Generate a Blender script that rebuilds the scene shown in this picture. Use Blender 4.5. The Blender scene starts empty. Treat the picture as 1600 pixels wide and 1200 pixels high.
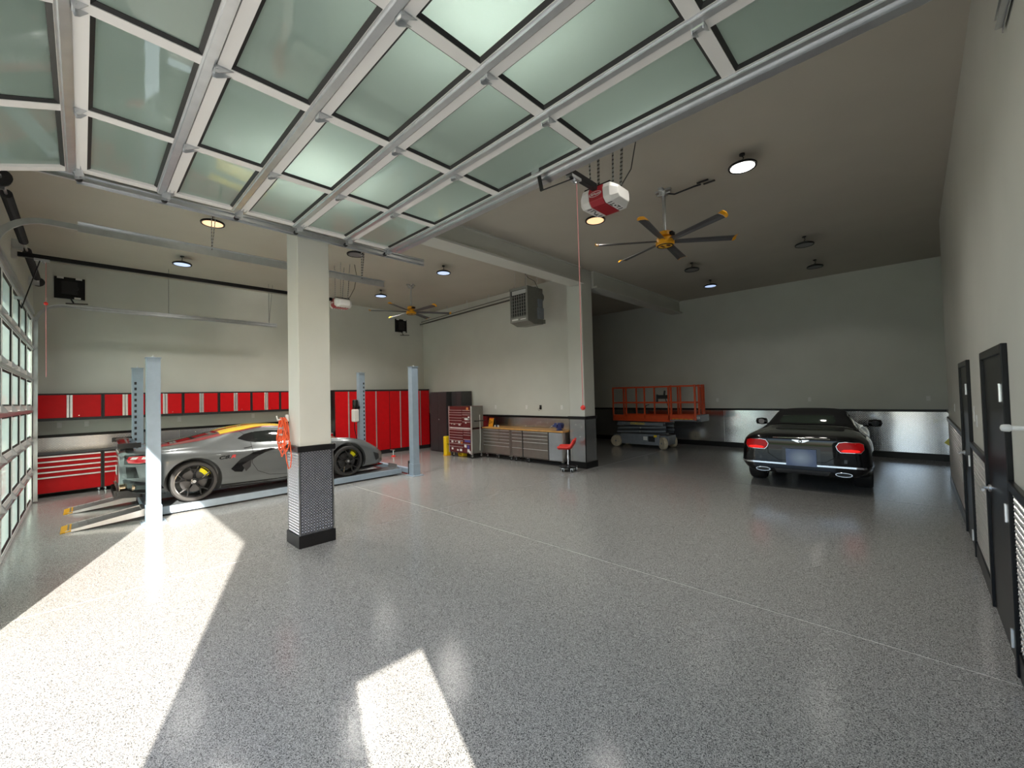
import bpy, bmesh, math, random
import numpy as np
from mathutils import Vector, Matrix
from mathutils.bvhtree import BVHTree
from mathutils.geometry import delaunay_2d_cdt

random.seed(7)
SC = bpy.context.scene
COL = SC.collection
R = math.radians

# ------------------------------------------------------------------ camera
YAW, PITCH, ROLL, CAM_H, F_PX = R(44.087), R(1.380), R(-1.4075), 1.87, 650.0
fw = Vector((-math.sin(YAW)*math.cos(PITCH), math.cos(YAW)*math.cos(PITCH), math.sin(PITCH)))
rt = Vector((math.cos(YAW), math.sin(YAW), 0)); up = rt.cross(fw)
rt, up = rt*math.cos(ROLL)+up*math.sin(ROLL), -rt*math.sin(ROLL)+up*math.cos(ROLL)
cam = bpy.data.cameras.new('camera'); cam_o = bpy.data.objects.new('camera', cam); COL.objects.link(cam_o)
cam_o.matrix_world = Matrix(((rt.x, up.x, -fw.x, 0), (rt.y, up.y, -fw.y, 0), (rt.z, up.z, -fw.z, CAM_H), (0, 0, 0, 1)))
cam.sensor_fit = 'HORIZONTAL'; cam.sensor_width = 36; cam.lens = F_PX/1600*36; cam.clip_start = 0.02
SC.camera = cam_o

# ------------------------------------------------------------------ world, sun, exposure
SUN_DIR = (-0.94, 0.341); SUN_EL = R(26.6)
w = bpy.data.worlds.new('sky'); SC.world = w; w.use_nodes = True
nt = w.node_tree; bg = nt.nodes['Background']
sky = nt.nodes.new('ShaderNodeTexSky'); sky.sky_type = 'NISHITA'; sky.sun_disc = False
sky.sun_elevation = SUN_EL; sky.sun_rotation = math.atan2(-SUN_DIR[0], -SUN_DIR[1]); sky.altitude = 200; sky.dust_density = 2.0
hs_ = nt.nodes.new('ShaderNodeHueSaturation'); hs_.inputs['Saturation'].default_value = 1.0
nt.links.new(sky.outputs[0], hs_.inputs['Color']); nt.links.new(hs_.outputs[0], bg.inputs[0]); bg.inputs[1].default_value = 0.28
sl = bpy.data.lights.new('sun', 'SUN'); sl.energy = 11.0; sl.angle = R(0.6); sl.color = (1.0, 0.93, 0.82)
so = bpy.data.objects.new('sun', sl); COL.objects.link(so)
so.rotation_euler = Vector((SUN_DIR[0]*math.cos(SUN_EL), SUN_DIR[1]*math.cos(SUN_EL), -math.sin(SUN_EL))).to_track_quat('-Z', 'Y').to_euler()
so.location = (12, -6, 9)
def portal(name, loc, rot, sx, sy):
    l = bpy.data.lights.new(name, 'AREA'); l.shape = 'RECTANGLE'; l.size = sx; l.size_y = sy
    l.cycles.is_portal = True
    o = bpy.data.objects.new(name, l); COL.objects.link(o); o.location = loc; o.rotation_euler = rot
portal('door_portal', (-2.4, -0.97, 1.75), (R(90), 0, 0), 5.2, 3.5)
vs = SC.view_settings
vs.view_transform = 'Standard'; vs.look = 'None'; vs.gamma = 1; vs.use_curve_mapping = False; vs.exposure = 0.92
try:
    SC.cycles.use_denoising = True
    SC.cycles.max_bounces = 10; SC.cycles.diffuse_bounces = 6; SC.cycles.glossy_bounces = 5
    SC.cycles.transmission_bounces = 6; SC.cycles.sample_clamp_indirect = 10.0
    SC.cycles.blur_glossy = 0.25
except Exception:
    pass

# ------------------------------------------------------------------ mesh helpers
class MB:
    def __init__(s): s.v = []; s.f = []; s.m = []; s.cur = 0
    def mat(s, i): s.cur = i; return s
    def add(s, vs_, fs_):
        b = len(s.v); s.v += [tuple(p) for p in vs_]
        for f in fs_: s.f.append(tuple(i+b for i in f)); s.m.append(s.cur)
        return s
    def box(s, x0, x1, y0, y1, z0, z1):
        v = [(x, y, z) for x in (x0, x1) for y in (y0, y1) for z in (z0, z1)]
        return s.add(v, [(0,1,3,2),(4,6,7,5),(0,4,5,1),(2,3,7,6),(0,2,6,4),(1,5,7,3)])
    def obox(s, c, sx, sy, sz, rot=None):
        M = rot if rot is not None else Matrix.Identity(3); c = Vector(c)
        v = [c + M @ Vector((x*sx/2, y*sy/2, z*sz/2)) for x in (-1,1) for y in (-1,1) for z in (-1,1)]
        return s.add(v, [(0,1,3,2),(4,6,7,5),(0,4,5,1),(2,3,7,6),(0,2,6,4),(1,5,7,3)])
    def bar(s, p0, p1, w_, h_, upv=(0,0,1)):
        p0, p1 = Vector(p0), Vector(p1); d = (p1-p0); L = d.length; d.normalize()
        upv = Vector(upv)
        if abs(d.dot(upv)) > .98: upv = Vector((1,0,0))
        sx = d.cross(upv).normalized(); uz = sx.cross(d)
        M = Matrix((sx, d, uz)).transposed()
        return s.obox((p0+p1)/2, w_, L, h_, M)
    def cyl(s, p0, p1, r, n=12, r2=None, caps=True):
        p0, p1 = Vector(p0), Vector(p1); r2 = r if r2 is None else r2
        d = (p1-p0).normalized(); a = d.orthogonal().normalized(); b = d.cross(a)
        v = []
        for i in range(n):
            t = 2*math.pi*i/n; e = a*math.cos(t)+b*math.sin(t); v += [p0+e*r, p1+e*r2]
        f = [(2*i, (2*i+2) % (2*n), (2*i+3) % (2*n), 2*i+1) for i in range(n)]
        if caps: f += [tuple(2*i for i in range(n))[::-1], tuple(2*i+1 for i in range(n))]
        return s.add(v, f)
    def tube(s, path, r, n=6):
        P = [Vector(p) for p in path]; v = []; prev = None
        for i, p in enumerate(P):
            d = (P[min(i+1, len(P)-1)]-P[max(i-1, 0)]).normalized()
            a = d.orthogonal().normalized() if prev is None else (prev-d*prev.dot(d)).normalized()
            prev = a; b = d.cross(a)
            v += [p+(a*math.cos(2*math.pi*k/n)+b*math.sin(2*math.pi*k/n))*r for k in range(n)]
        f = [(i*n+k, i*n+(k+1) % n, (i+1)*n+(k+1) % n, (i+1)*n+k) for i in range(len(P)-1) for k in range(n)]
        f += [tuple(range(n))[::-1], tuple((len(P)-1)*n+k for k in range(n))]
        return s.add(v, f)
    def lathe(s, prof, c=(0,0,0), axis='z', n=24, closed=False):
        # prof: list of (radius, height)
        c = Vector(c); v = []
        for i in range(n):
            t = 2*math.pi*i/n; ca, sa = math.cos(t), math.sin(t)
            for r_, h in prof:
                q = {'z': (r_*ca, r_*sa, h), 'x': (h, r_*ca, r_*sa), 'y': (r_*sa, h, r_*ca)}[axis]
                v.append(c+Vector(q))
        m = len(prof); f = []
        for i in range(n):
            j = (i+1) % n
            for k in range(m-1): f.append((i*m+k, j*m+k, j*m+k+1, i*m+k+1))
            if closed: f.append((i*m+m-1, j*m+m-1, j*m, i*m))
        if not closed:
            f += [tuple(i*m for i in range(n))[::-1], tuple(i*m+m-1 for i in range(n))]
        return s.add(v, f)
    def prism(s, poly, axis, a, b):
        def q(p, t): return {'x': (t, p[0], p[1]), 'y': (p[0], t, p[1]), 'z': (p[0], p[1], t)}[axis]
        n = len(poly); v = [q(p, a) for p in poly]+[q(p, b) for p in poly]
        return s.add(v, [tuple(range(n))[::-1], tuple(range(n, 2*n))]+[(i, (i+1) % n, n+(i+1) % n, n+i) for i in range(n)])
    def sweep(s, path, prof, side=(1,0,0)):
        side = Vector(side); P = [Vector(p) for p in path]; n = len(prof); v = []
        for i, p in enumerate(P):
            d = (P[min(i+1, len(P)-1)]-P[max(i-1, 0)]).normalized(); nn = d.cross(side).normalized()
            v += [p+side*a+nn*b for a, b in prof]
        f = [(i*n+k, i*n+(k+1) % n, (i+1)*n+(k+1) % n, (i+1)*n+k) for i in range(len(P)-1) for k in range(n)]
        f += [tuple(range(n))[::-1], tuple((len(P)-1)*n+k for k in range(n))]
        return s.add(v, f)
    def mesh(s, name):
        me = bpy.data.meshes.new(name); me.from_pydata(s.v, [], s.f)
        bm = bmesh.new(); bm.from_mesh(me); bmesh.ops.recalc_face_normals(bm, faces=bm.faces); bm.to_mesh(me); bm.free()
        for p, i in zip(me.polygons, s.m): p.material_index = i
        me.update(); return me

def obj(name, mb, mats, parent=None, bevel=0, smooth=False, loc=None, rot=None, segs=2):
    me = mb.mesh(name) if isinstance(mb, MB) else mb
    if mats is not None and not len(me.materials):
        for m_ in (mats if isinstance(mats, (list, tuple)) else [mats]): me.materials.append(m_)
    o = bpy.data.objects.new(name, me); COL.objects.link(o)
    if parent is not None: o.parent = parent
    if loc is not None: o.location = loc
    if rot is not None: o.rotation_euler = rot
    if smooth:
        for p in me.polygons: p.use_smooth = True
        if smooth is not True: me.set_sharp_from_angle(angle=R(smooth))
    if bevel:
        b = o.modifiers.new('bevel', 'BEVEL'); b.width = bevel; b.segments = segs; b.limit_method = 'ANGLE'; b.angle_limit = R(40)
    return o
def tag(o, label=None, cat=None, group=None, kind=None):
    if label: o['label'] = label
    if cat: o['category'] = cat
    if group: o['group'] = group
    if kind: o['kind'] = kind
    return o
def thing(name, loc, label, cat, group=None, rz=0):
    o = bpy.data.objects.new(name, None); COL.objects.link(o); o.location = loc; o.rotation_euler = (0, 0, rz)
    o.empty_display_size = .1
    return tag(o, label, cat, group)
def structure(name, mb, mats, label=None, bevel=0, parent=None, smooth=False):
    o = obj(name, mb, mats, parent, bevel, smooth)
    if parent is None: tag(o, label, None, None, 'structure')
    return o
def copy_tree(o, parent=None):
    c = o.copy(); COL.objects.link(c); c.parent = parent
    for ch in list(o.children): copy_tree(ch, c)
    return c
def box(x0, x1, y0, y1, z0, z1): return MB().box(x0, x1, y0, y1, z0, z1)
def text_mb(txt, size, ext=0.002, bold=False):
    cu = bpy.data.curves.new('lettering', 'FONT'); cu.body = txt; cu.size = size; cu.extrude = ext; cu.align_x = 'CENTER'; cu.align_y = 'CENTER'
    cu.resolution_u = 3
    if bold: cu.offset = size*0.02
    o = bpy.data.objects.new('lettering', cu); COL.objects.link(o)
    dg = bpy.context.evaluated_depsgraph_get(); dg.update()
    me = bpy.data.meshes.new_from_object(o.evaluated_get(dg))
    mb = MB(); mb.add([v.co[:] for v in me.vertices], [tuple(p.vertices) for p in me.polygons])
    bpy.data.objects.remove(o); bpy.data.meshes.remove(me); bpy.data.curves.remove(cu)
    return mb
def xform(mb, M):
    mb.v = [tuple(M @ Vector(p)) for p in mb.v]; return mb

# ------------------------------------------------------------------ materials
MATS = {}
def mat(name, col, rough=.5, metal=0, spec=.5, coat=0, noise=0, nscale=8, bump=0, bscale=60, emit=None, es=1, trans=0, sheen=0, coat_rough=.03):
    m = bpy.data.materials.new(name); m.use_nodes = True; n = m.node_tree.nodes; l = m.node_tree.links
    b = n['Principled BSDF']; b.inputs['Base Color'].default_value = (*col, 1); b.inputs['Roughness'].default_value = rough
    b.inputs['Metallic'].default_value = metal; b.inputs['Specular IOR Level'].default_value = spec
    b.inputs['Coat Weight'].default_value = coat; b.inputs['Coat Roughness'].default_value = coat_rough
    b.inputs['Transmission Weight'].default_value = trans
    if emit: b.inputs['Emission Color'].default_value = (*emit, 1); b.inputs['Emission Strength'].default_value = es
    tc = n.new('ShaderNodeTexCoord')
    if noise:
        t = n.new('ShaderNodeTexNoise'); t.inputs['Scale'].default_value = nscale; t.inputs['Detail'].default_value = 4
        l.new(tc.outputs['Object'], t.inputs['Vector'])
        mr = n.new('ShaderNodeMapRange'); mr.inputs['From Min'].default_value = .3; mr.inputs['From Max'].default_value = .7
        mr.inputs['To Min'].default_value = 1-noise; mr.inputs['To Max'].default_value = 1+noise; l.new(t.outputs[0], mr.inputs[0])
        hs = n.new('ShaderNodeHueSaturation'); hs.inputs['Color'].default_value = (*col, 1); l.new(mr.outputs[0], hs.inputs['Value'])
        l.new(hs.outputs[0], b.inputs['Base Color'])
    if bump:
        t2 = n.new('ShaderNodeTexNoise'); t2.inputs['Scale'].default_value = bscale; t2.inputs['Detail'].default_value = 3
        l.new(tc.outputs['Object'], t2.inputs['Vector'])
        bp = n.new('ShaderNodeBump'); bp.inputs['Strength'].default_value = bump; bp.inputs['Distance'].default_value = .01
        l.new(t2.outputs[0], bp.inputs['Height']); l.new(bp.outputs[0], b.inputs['Normal'])
    MATS[name] = m; return m

M_wall = mat('painted drywall', (.60, .605, .56), .6, noise=.03, nscale=1.5, bump=.12, bscale=160)
M_ceil = mat('ceiling paint', (.48, .45, .39), .75, noise=.03, nscale=1.5, bump=.1, bscale=120)
M_black = mat('black satin trim', (.011, .011, .012), .3, spec=.28, noise=.1)
M_blackm = mat('black matte', (.02, .02, .022), .6)
M_rubber = mat('rubber', (.022, .022, .024), .65, noise=.15, nscale=30)
M_white = mat('white powder coat', (.78, .77, .75), .4)
M_plastic = mat('white plastic', (.74, .74, .72), .45)
M_galv = mat('galvanised steel', (.62, .64, .66), .3, .9, noise=.06, nscale=9)
M_chrome = mat('chrome', (.82, .83, .85), .08, 1.0)
M_alum = mat('brushed aluminium', (.80, .80, .81), .3, .85, noise=.05)
M_red = mat('red cabinet enamel', (.60, .008, .012), .35, spec=.18, noise=.05)
M_cabblack = mat('cabinet black', (.02, .02, .022), .42)
M_darkgrey = mat('charcoal cabinet enamel', (.045, .045, .05), .4, noise=.06)
M_steel = mat('stainless steel', (.36, .33, .30), .3, .85, noise=.06)
M_lift = mat('blue grey lift paint', (.30, .38, .47), .4, noise=.05)
M_orange = mat('orange red lift enamel', (.72, .085, .02), .42, noise=.08)
M_scissor = mat('scissor grey enamel', (.20, .22, .25), .45, noise=.1)
M_cream = mat('cream non marking rubber', (.66, .58, .44), .6, noise=.12, nscale=14)
M_yellow = mat('yellow plastic', (.85, .42, .01), .4)
M_yel2 = mat('safety yellow', (.86, .60, .015), .45)
M_hose = mat('orange air hose', (.82, .12, .035), .4)
M_maroon = mat('maroon tool chest enamel', (.12, .02, .022), .3, coat=.3, noise=.08)
M_wood = mat('butcher block wood', (.62, .33, .10), .35, noise=.22, nscale=5)
M_stoolred = mat('red stool plastic', (.80, .035, .025), .38)
M_blue = mat('blue vise enamel', (.03, .04, .16), .4)
M_rope = mat('red pull rope', (.66, .26, .26), .7)
M_dred = mat('deep red plastic', (.34, .015, .025), .3)
M_gasket = mat('black gasket', (.012, .013, .013), .5)
M_hgrey = mat('heater grey enamel', (.16, .16, .145), .45, noise=.06)
M_concrete = mat('driveway asphalt', (.25, .245, .23), .85, noise=.08, nscale=2)
M_lawn = mat('lawn green', (.09, .16, .03), .9, noise=.3, nscale=6)
M_joint = mat('pale slab joint', (.74, .73, .70), .5)
M_bladegrey = mat('fan blade silver', (.10, .10, .105), .45, .3)
M_fanyel = mat('fan yellow', (.80, .36, .01), .35)

def frosted():
    m = bpy.data.materials.new('frosted green glass'); m.use_nodes = True; n = m.node_tree.nodes; l = m.node_tree.links
    n.remove(n['Principled BSDF']); out = n['Material Output']
    tr = n.new('ShaderNodeBsdfTranslucent'); tr.inputs[0].default_value = (.86, .98, .94, 1)
    df = n.new('ShaderNodeBsdfDiffuse'); df.inputs[0].default_value = (.56, .68, .63, 1)
    mx = n.new('ShaderNodeMixShader'); mx.inputs[0].default_value = .05
    l.new(tr.outputs[0], mx.inputs[1]); l.new(df.outputs[0], mx.inputs[2])
    gl = n.new('ShaderNodeBsdfGlossy'); gl.inputs['Roughness'].default_value = .03; gl.inputs[0].default_value = (1, 1, 1, 1)
    fr = n.new('ShaderNodeFresnel'); fr.inputs[0].default_value = 1.52
    m2 = n.new('ShaderNodeMixShader'); l.new(fr.outputs[0], m2.inputs[0]); l.new(mx.outputs[0], m2.inputs[1]); l.new(gl.outputs[0], m2.inputs[2])
    l.new(m2.outputs[0], out.inputs[0]); return m
M_frost = frosted()

def floor_mat():
    m = mat('flake epoxy', (.25, .25, .25), .12, spec=.5, coat=0)
    n = m.node_tree.nodes; l = m.node_tree.links; b = n['Principled BSDF']
    tc = n.new('ShaderNodeTexCoord')
    def vor(scale):
        v = n.new('ShaderNodeTexVoronoi'); v.inputs['Scale'].default_value = scale; v.voronoi_dimensions = '2D'
        l.new(tc.outputs['Object'], v.inputs['Vector']); sp = n.new('ShaderNodeSeparateColor'); l.new(v.outputs['Color'], sp.inputs[0]); return sp.outputs[0]
    r1 = n.new('ShaderNodeValToRGB'); r1.color_ramp.interpolation = 'CONSTANT'
    e = r1.color_ramp.elements
    e[0].position = 0; e[0].color = (.035, .035, .037, 1); e[1].position = .16; e[1].color = (.23, .23, .225, 1)
    for p, c in ((.38, (.36, .357, .345)), (.66, (.47, .465, .45)), (.88, (.62, .61, .60))):
        q = e.new(p); q.color = (*c, 1)
    l.new(vor(300), r1.inputs[0])
    l.new(r1.outputs[0], b.inputs['Base Color'])
    nz = n.new('ShaderNodeTexNoise'); nz.inputs['Scale'].default_value = 26; nz.inputs['Detail'].default_value = 2
    l.new(tc.outputs['Object'], nz.inputs['Vector'])
    n2 = n.new('ShaderNodeTexNoise'); n2.inputs['Scale'].default_value = 170; l.new(tc.outputs['Object'], n2.inputs['Vector'])
    ad = n.new('ShaderNodeMath'); ad.operation = 'MULTIPLY_ADD'; ad.inputs[1].default_value = .35
    l.new(n2.outputs[0], ad.inputs[0]); l.new(nz.outputs[0], ad.inputs[2])
    bp = n.new('ShaderNodeBump'); bp.inputs['Strength'].default_value = .10; bp.inputs['Distance'].default_value = .01
    l.new(ad.outputs[0], bp.inputs['Height']); l.new(bp.outputs[0], b.inputs['Normal'])
    return m
M_floor = floor_mat()

def diamond(name, cell=.030, strength=.55, rough=.2, col=(.74, .74, .76), dark=.66):
    m = mat(name, col, rough, 1.0); n = m.node_tree.nodes; l = m.node_tree.links; b = n['Principled BSDF']
    tc = n.new('ShaderNodeTexCoord'); sp = n.new('ShaderNodeSeparateXYZ'); l.new(tc.outputs['Object'], sp.inputs[0])
    def mt(op, a, c=None, d=None):
        k = n.new('ShaderNodeMath'); k.operation = op
        for i, x in enumerate((a, c, d)):
            if x is None: continue
            if isinstance(x, (int, float)): k.inputs[i].default_value = x
            else: l.new(x, k.inputs[i])
        return k.outputs[0]
    hor = mt('ADD', sp.outputs[0], sp.outputs[1]); ver = sp.outputs[2]
    u = mt('MULTIPLY', mt('ADD', hor, ver), .7071/cell); v = mt('MULTIPLY', mt('SUBTRACT', hor, ver), .7071/cell)
    fu, fv = mt('FLOOR', u), mt('FLOOR', v)
    par = mt('MODULO', mt('ABSOLUTE', mt('ADD', fu, fv)), 2)
    a = mt('SUBTRACT', mt('SUBTRACT', u, fu), .5); c = mt('SUBTRACT', mt('SUBTRACT', v, fv), .5)
    inv = mt('SUBTRACT', 1, par)
    p = mt('ADD', mt('MULTIPLY', a, par), mt('MULTIPLY', c, inv)); q = mt('ADD', mt('MULTIPLY', c, par), mt('MULTIPLY', a, inv))
    h = mt('SUBTRACT', mt('SUBTRACT', 1, mt('MULTIPLY', mt('ABSOLUTE', p), 2.1)), mt('MULTIPLY', mt('ABSOLUTE', q), 6.0))
    h = mt('MINIMUM', mt('MAXIMUM', h, 0), .4)
    bp = n.new('ShaderNodeBump'); bp.inputs['Strength'].default_value = strength; bp.inputs['Distance'].default_value = .004
    l.new(h, bp.inputs['Height']); l.new(bp.outputs[0], b.inputs['Normal'])
    mk = n.new('ShaderNodeMapRange'); mk.inputs['From Min'].default_value = .05; mk.inputs['From Max'].default_value = .2; l.new(h, mk.inputs[0])
    cm = n.new('ShaderNodeMix'); cm.data_type = 'RGBA'; l.new(mk.outputs[0], cm.inputs[0]); cm.inputs[6].default_value = (col[0]*dark, col[1]*dark, col[2]*dark*1.02, 1); cm.inputs[7].default_value = (.88, .88, .88, 1)
    l.new(cm.outputs[2], b.inputs['Base Color'])
    rm = n.new('ShaderNodeMapRange'); l.new(mk.outputs[0], rm.inputs[0]); rm.inputs['To Min'].default_value = rough*1.25; rm.inputs['To Max'].default_value = rough*.7; l.new(rm.outputs[0], b.inputs['Roughness'])
    return m
M_diamond = diamond('diamond plate', .034, .8, .2)
M_plate = mat('bright aluminium sheet', (.74, .74, .76), .16, 1.0, bump=.03, bscale=6)

def ribbed(name):
    m = mat(name, (.70, .69, .66), .25, 1.0); n = m.node_tree.nodes; l = m.node_tree.links; b = n['Principled BSDF']
    tc = n.new('ShaderNodeTexCoord'); wv = n.new('ShaderNodeTexWave'); wv.bands_direction = 'Z'; wv.inputs['Scale'].default_value = 8
    l.new(tc.outputs['Object'], wv.inputs['Vector']); bp = n.new('ShaderNodeBump'); bp.inputs['Strength'].default_value = .5; bp.inputs['Distance'].default_value = .01
    l.new(wv.outputs[1], bp.inputs['Height']); l.new(bp.outputs[0], b.inputs['Normal']); return m
def emis(name, col, s): return mat(name, (.7, .7, .7), .4, emit=col, es=s)
M_lampwhite = emis('lamp lens bright', (1, .95, .88), 6)
M_lampglow = emis('lamp lens hidden', (1, .90, .66), 3)
M_lampwarm = emis('lamp lens warm', (1, .55, .25), .7)
M_lampblue = emis('lamp lens cool', (.5, .66, 1.0), .5)
M_lampdark = mat('lamp lens dark', (.16, .16, .17), .3)  # lens coloured dark although these lamps are on and cast a beam
# ------------------------------------------------------------------ the room
XL, XR, XR2, YF, YF2, YB, YR, CEIL = -13.3, .43, .55, -.73, -.94, 8.95, 14.45, 4.95
XFAR = -12.6
O2 = (-5.0, .25); O1 = (-12.1, -6.85); OH = 3.55   # door openings
SD = (0.0, .62, 1.83)                              # open side door in the right wall

fl = structure('floor', box(XL, XR2+.1, YF2, YR, -.12, -.004), M_joint, 'grey flake epoxy floor with pale slab joints')
xs = [XL, -5.72, XR2+.1]; ys = [YF2, 4.02, 9.02, YR]
g = .008
for i in range(2):
    for j in range(3):
        obj('slab', box(xs[i]+(g if i else 0), xs[i+1]-(0 if i == 1 else g), ys[j]+(g if j else 0), ys[j+1]-(0 if j == 2 else g), -.1, 0), M_floor, fl, loc=(0, 0, 0))
structure('ceiling', box(XL-.2, XR2+.2, YF2, YR+.2, CEIL, CEIL+.2), M_ceil, 'flat dark taupe painted ceiling')
structure('wall_left', box(XL-.2, XL, YF2, YB, 0, CEIL), M_wall, 'pale greige wall behind red cabinets')
structure('wall_back', box(XL-.2, -6.31, YB, YB+.12, 0, CEIL), M_wall, 'pale greige wall behind workbench')
structure('wall_rear', box(XFAR-.2, XR2+.2, YR, YR+.2, 0, CEIL), M_wall, 'grey rear wall behind black car')
structure('wall_far', box(XFAR-.2, XFAR, YB+.12, YR, 0, CEIL), M_wall, 'dark side wall of rear bay')
m = MB()
m.box(XR, XR+.3, YF2, SD[0], 0, CEIL); m.box(XR, XR+.3, SD[1], 11.27, 0, CEIL); m.box(XR, XR+.3, SD[0], SD[1], SD[2], CEIL)
m.box(XR2, XR+.3, 11.27, YR, 0, CEIL)
structure('wall_right', m, M_wall, 'pale greige side wall with black doors')
m = MB()
m.box(XL, O1[0], YF2, YF, 0, CEIL); m.box(O1[0], O1[1], YF2, YF, OH, CEIL); m.box(O1[1], O2[0], YF2, YF, 0, CEIL)
m.box(O2[0], O2[1], YF2, YF, OH, CEIL); m.box(O2[1], XR, YF2, YF, 0, CEIL)
structure('wall_front', m, M_wall, 'front wall with two overhead door openings')
structure('trim_1', MB().box(XR-.02, XR+.32, SD[0]-.05, SD[0], 0, SD[2]+.05).box(XR-.02, XR+.32, SD[1], SD[1]+.05, 0, SD[2]+.05).box(XR-.02, XR+.32, SD[0], SD[1], SD[2], SD[2]+.05), M_black, 'black casing of open side doorway')
structure('driveway', box(-30, 30, -16, YF2, -.14, -.02), M_concrete, 'sunlit asphalt driveway outside open door')
structure('lawn', box(-60, 60, -60, -16, -.2, -.05), M_lawn, 'green lawn beyond driveway')
structure('side_path', box(.73, 30, YF2, 20, -.14, -.02), M_concrete, 'asphalt path outside right wall')

# ceiling beams
for nm, y0, y1, lb in (('beam_front', YF, 8.5, 'boxed ceiling beam over near column'), ('beam_rear', 9.06, YR, 'boxed ceiling beam in dark rear bay')):
    b = structure(nm, MB().box(-6.0, -5.8, y0, y1, 4.55, CEIL).box(-6.1, -5.7, y0, y1, 4.52, 4.56), M_wall, lb)
    obj('trim', MB().box(-5.8, -5.77, y0, y1, CEIL-.035, CEIL).box(-6.03, -6.0, y0, y1, CEIL-.035, CEIL), M_wall, b)

M_platem = diamond('diamond plate polished', .034, .35, .10, dark=.95)
M_plate2 = mat('tread plate aluminium', (.27, .28, .32), .36, 1.0, noise=.05)
M_tread = mat('tread plate lozenge', (.92, .92, .93), .28, 1.0)
def treads_on(parent, ax, p, s, a0, a1, z0, z1, cell=.0255, hl=.0135, hw=.0045, hh=.005):
    t = MB(); n = int((a1-a0+z1-z0)/cell)+2; ac, zc = (a0+a1)/2, (z0+z1)/2; k = .7071
    def P(a, z, o_): return (p+s*o_, a, z) if ax == 'x' else (a, p+s*o_, z)
    for i in range(-n, n):
        for j in range(-n, n):
            uc, vc = (i+.5)*cell, (j+.5)*cell; a = ac+(uc+vc)*k; z = zc+(uc-vc)*k
            if not (a0 < a < a1 and z0 < z < z1): continue
            d = 1 if (i+j) % 2 else -1
            ex, ez = k*hl, k*hl*d; fx, fz = -k*hw*d, k*hw
            t.add([P(a-ex, z-ez, 0), P(a+fx, z+fz, 0), P(a+ex, z+ez, 0), P(a-fx, z-fz, 0), P(a-ex*.4, z-ez*.4, hh), P(a+ex*.4, z+ez*.4, hh)],
                  [(0, 1, 4), (1, 5, 4), (1, 2, 5), (2, 3, 5), (3, 4, 5), (3, 0, 4)])
    tag(obj('tread_pattern', t, M_tread, parent), kind='stuff')
# wainscot: sheet panels, cap trim, base
WZ0, WZ1 = .15, 1.19
def wainscot(wall, axis, pos, sgn, a0, a1, mats, pitch=2.44, tread=False):
    o = bpy.data.objects[wall]; n = max(1, round((a1-a0)/pitch)); st = (a1-a0)/n
    for i in range(n):
        p, q = a0+i*st+.003, a0+(i+1)*st-.003
        t = random.uniform(-.0025, .0025)*0
        if axis == 'y': mb = box(p, q, min(pos, pos+sgn*.008), max(pos, pos+sgn*.008), WZ0, WZ1)
        else: mb = box(min(pos, pos+sgn*.008), max(pos, pos+sgn*.008), p, q, WZ0, WZ1)
        pn = obj('panel', mb, mats[i % len(mats)], o)
        if tread: treads_on(pn, axis, pos+sgn*.008, sgn, p+.01, q-.01, WZ0+.02, WZ1-.02, .031, .0165, .0055, .006)
def rails(nm_t, nm_b, axis, pos, sgn, a0, a1, lt, lb):
    def bb(d, z0, z1):
        lo, hi = min(pos, pos+sgn*d), max(pos, pos+sgn*d)
        return box(a0, a1, lo, hi, z0, z1) if axis == 'y' else box(lo, hi, a0, a1, z0, z1)
    structure(nm_t, bb(.03, WZ1-.01, WZ1+.05), M_black, lt, bevel=.006)
    structure(nm_b, bb(.02, 0, WZ0+.01), M_black, lb, bevel=.004)
wainscot('wall_left', 'x', XL, 1, YF, YB, [M_diamond])
rails('trim_2', 'baseboard_left', 'x', XL, 1, YF, YB, 'black chair rail on wall with red cabinets', 'black baseboard under red cabinets')
wainscot('wall_back', 'y', YB, -1, XL+.01, -6.31, [M_diamond])
rails('trim_3', 'baseboard_back', 'y', YB, -1, XL, -6.31, 'black chair rail above workbench', 'black baseboard behind workbench')
wainscot('wall_rear', 'y', YR, -1, XFAR, -4.48, [M_plate, M_diamond, M_plate])
wainscot('wall_rear', 'y', YR, -1, -4.48, XR2, [M_platem, M_platem])
rails('trim_4', 'baseboard_rear', 'y', YR, -1, XFAR, XR2, 'black chair rail behind black car', 'black baseboard behind black car')
M_rib = diamond('diamond plate side', .036, .5, .22)
D3, D4 = (4.17, 5.28), (6.72, 7.75)
k = 5
for a0, a1 in ((SD[1]+.05, D3[0]-.07), (D3[1]+.07, D4[0]-.07), (D4[1]+.07, 11.27)):
    wainscot('wall_right', 'x', XR, -1, max(a0, 2.6), a1, [M_plate2], 1.22, tread=a0 < 9)
    rails('trim_%d' % k, 'baseboard_right_%d' % k, 'x', XR, -1, a0, a1, ['black chair rail beside open side doorway', 'black chair rail between the two black doors', 'black chair rail beyond far black door'][k-5],
          ['black baseboard beside open side doorway', 'black baseboard between the two black doors', 'black baseboard beyond far black door'][k-5]); k += 1
wainscot('wall_right', 'x', XR2, -1, 11.28, YR, [M_diamond])
rails('trim_8', 'baseboard_corner', 'x', XR2, -1, 11.27, YR, 'black chair rail in recess beside black car', 'black baseboard in recess beside black car')
structure('trim_9', MB().box(XR-.02, XR2, 11.25, 11.30, WZ1-.04, WZ1+.06).box(XR-.02, XR2, 11.25, 11.30, 0, .16), M_black, 'black caps on wall end beyond far black door')
obj('panel', box(XR-.004, XR2, 11.27, 11.278, WZ0, WZ1), M_diamond, bpy.data.objects['wall_right'])

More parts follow.
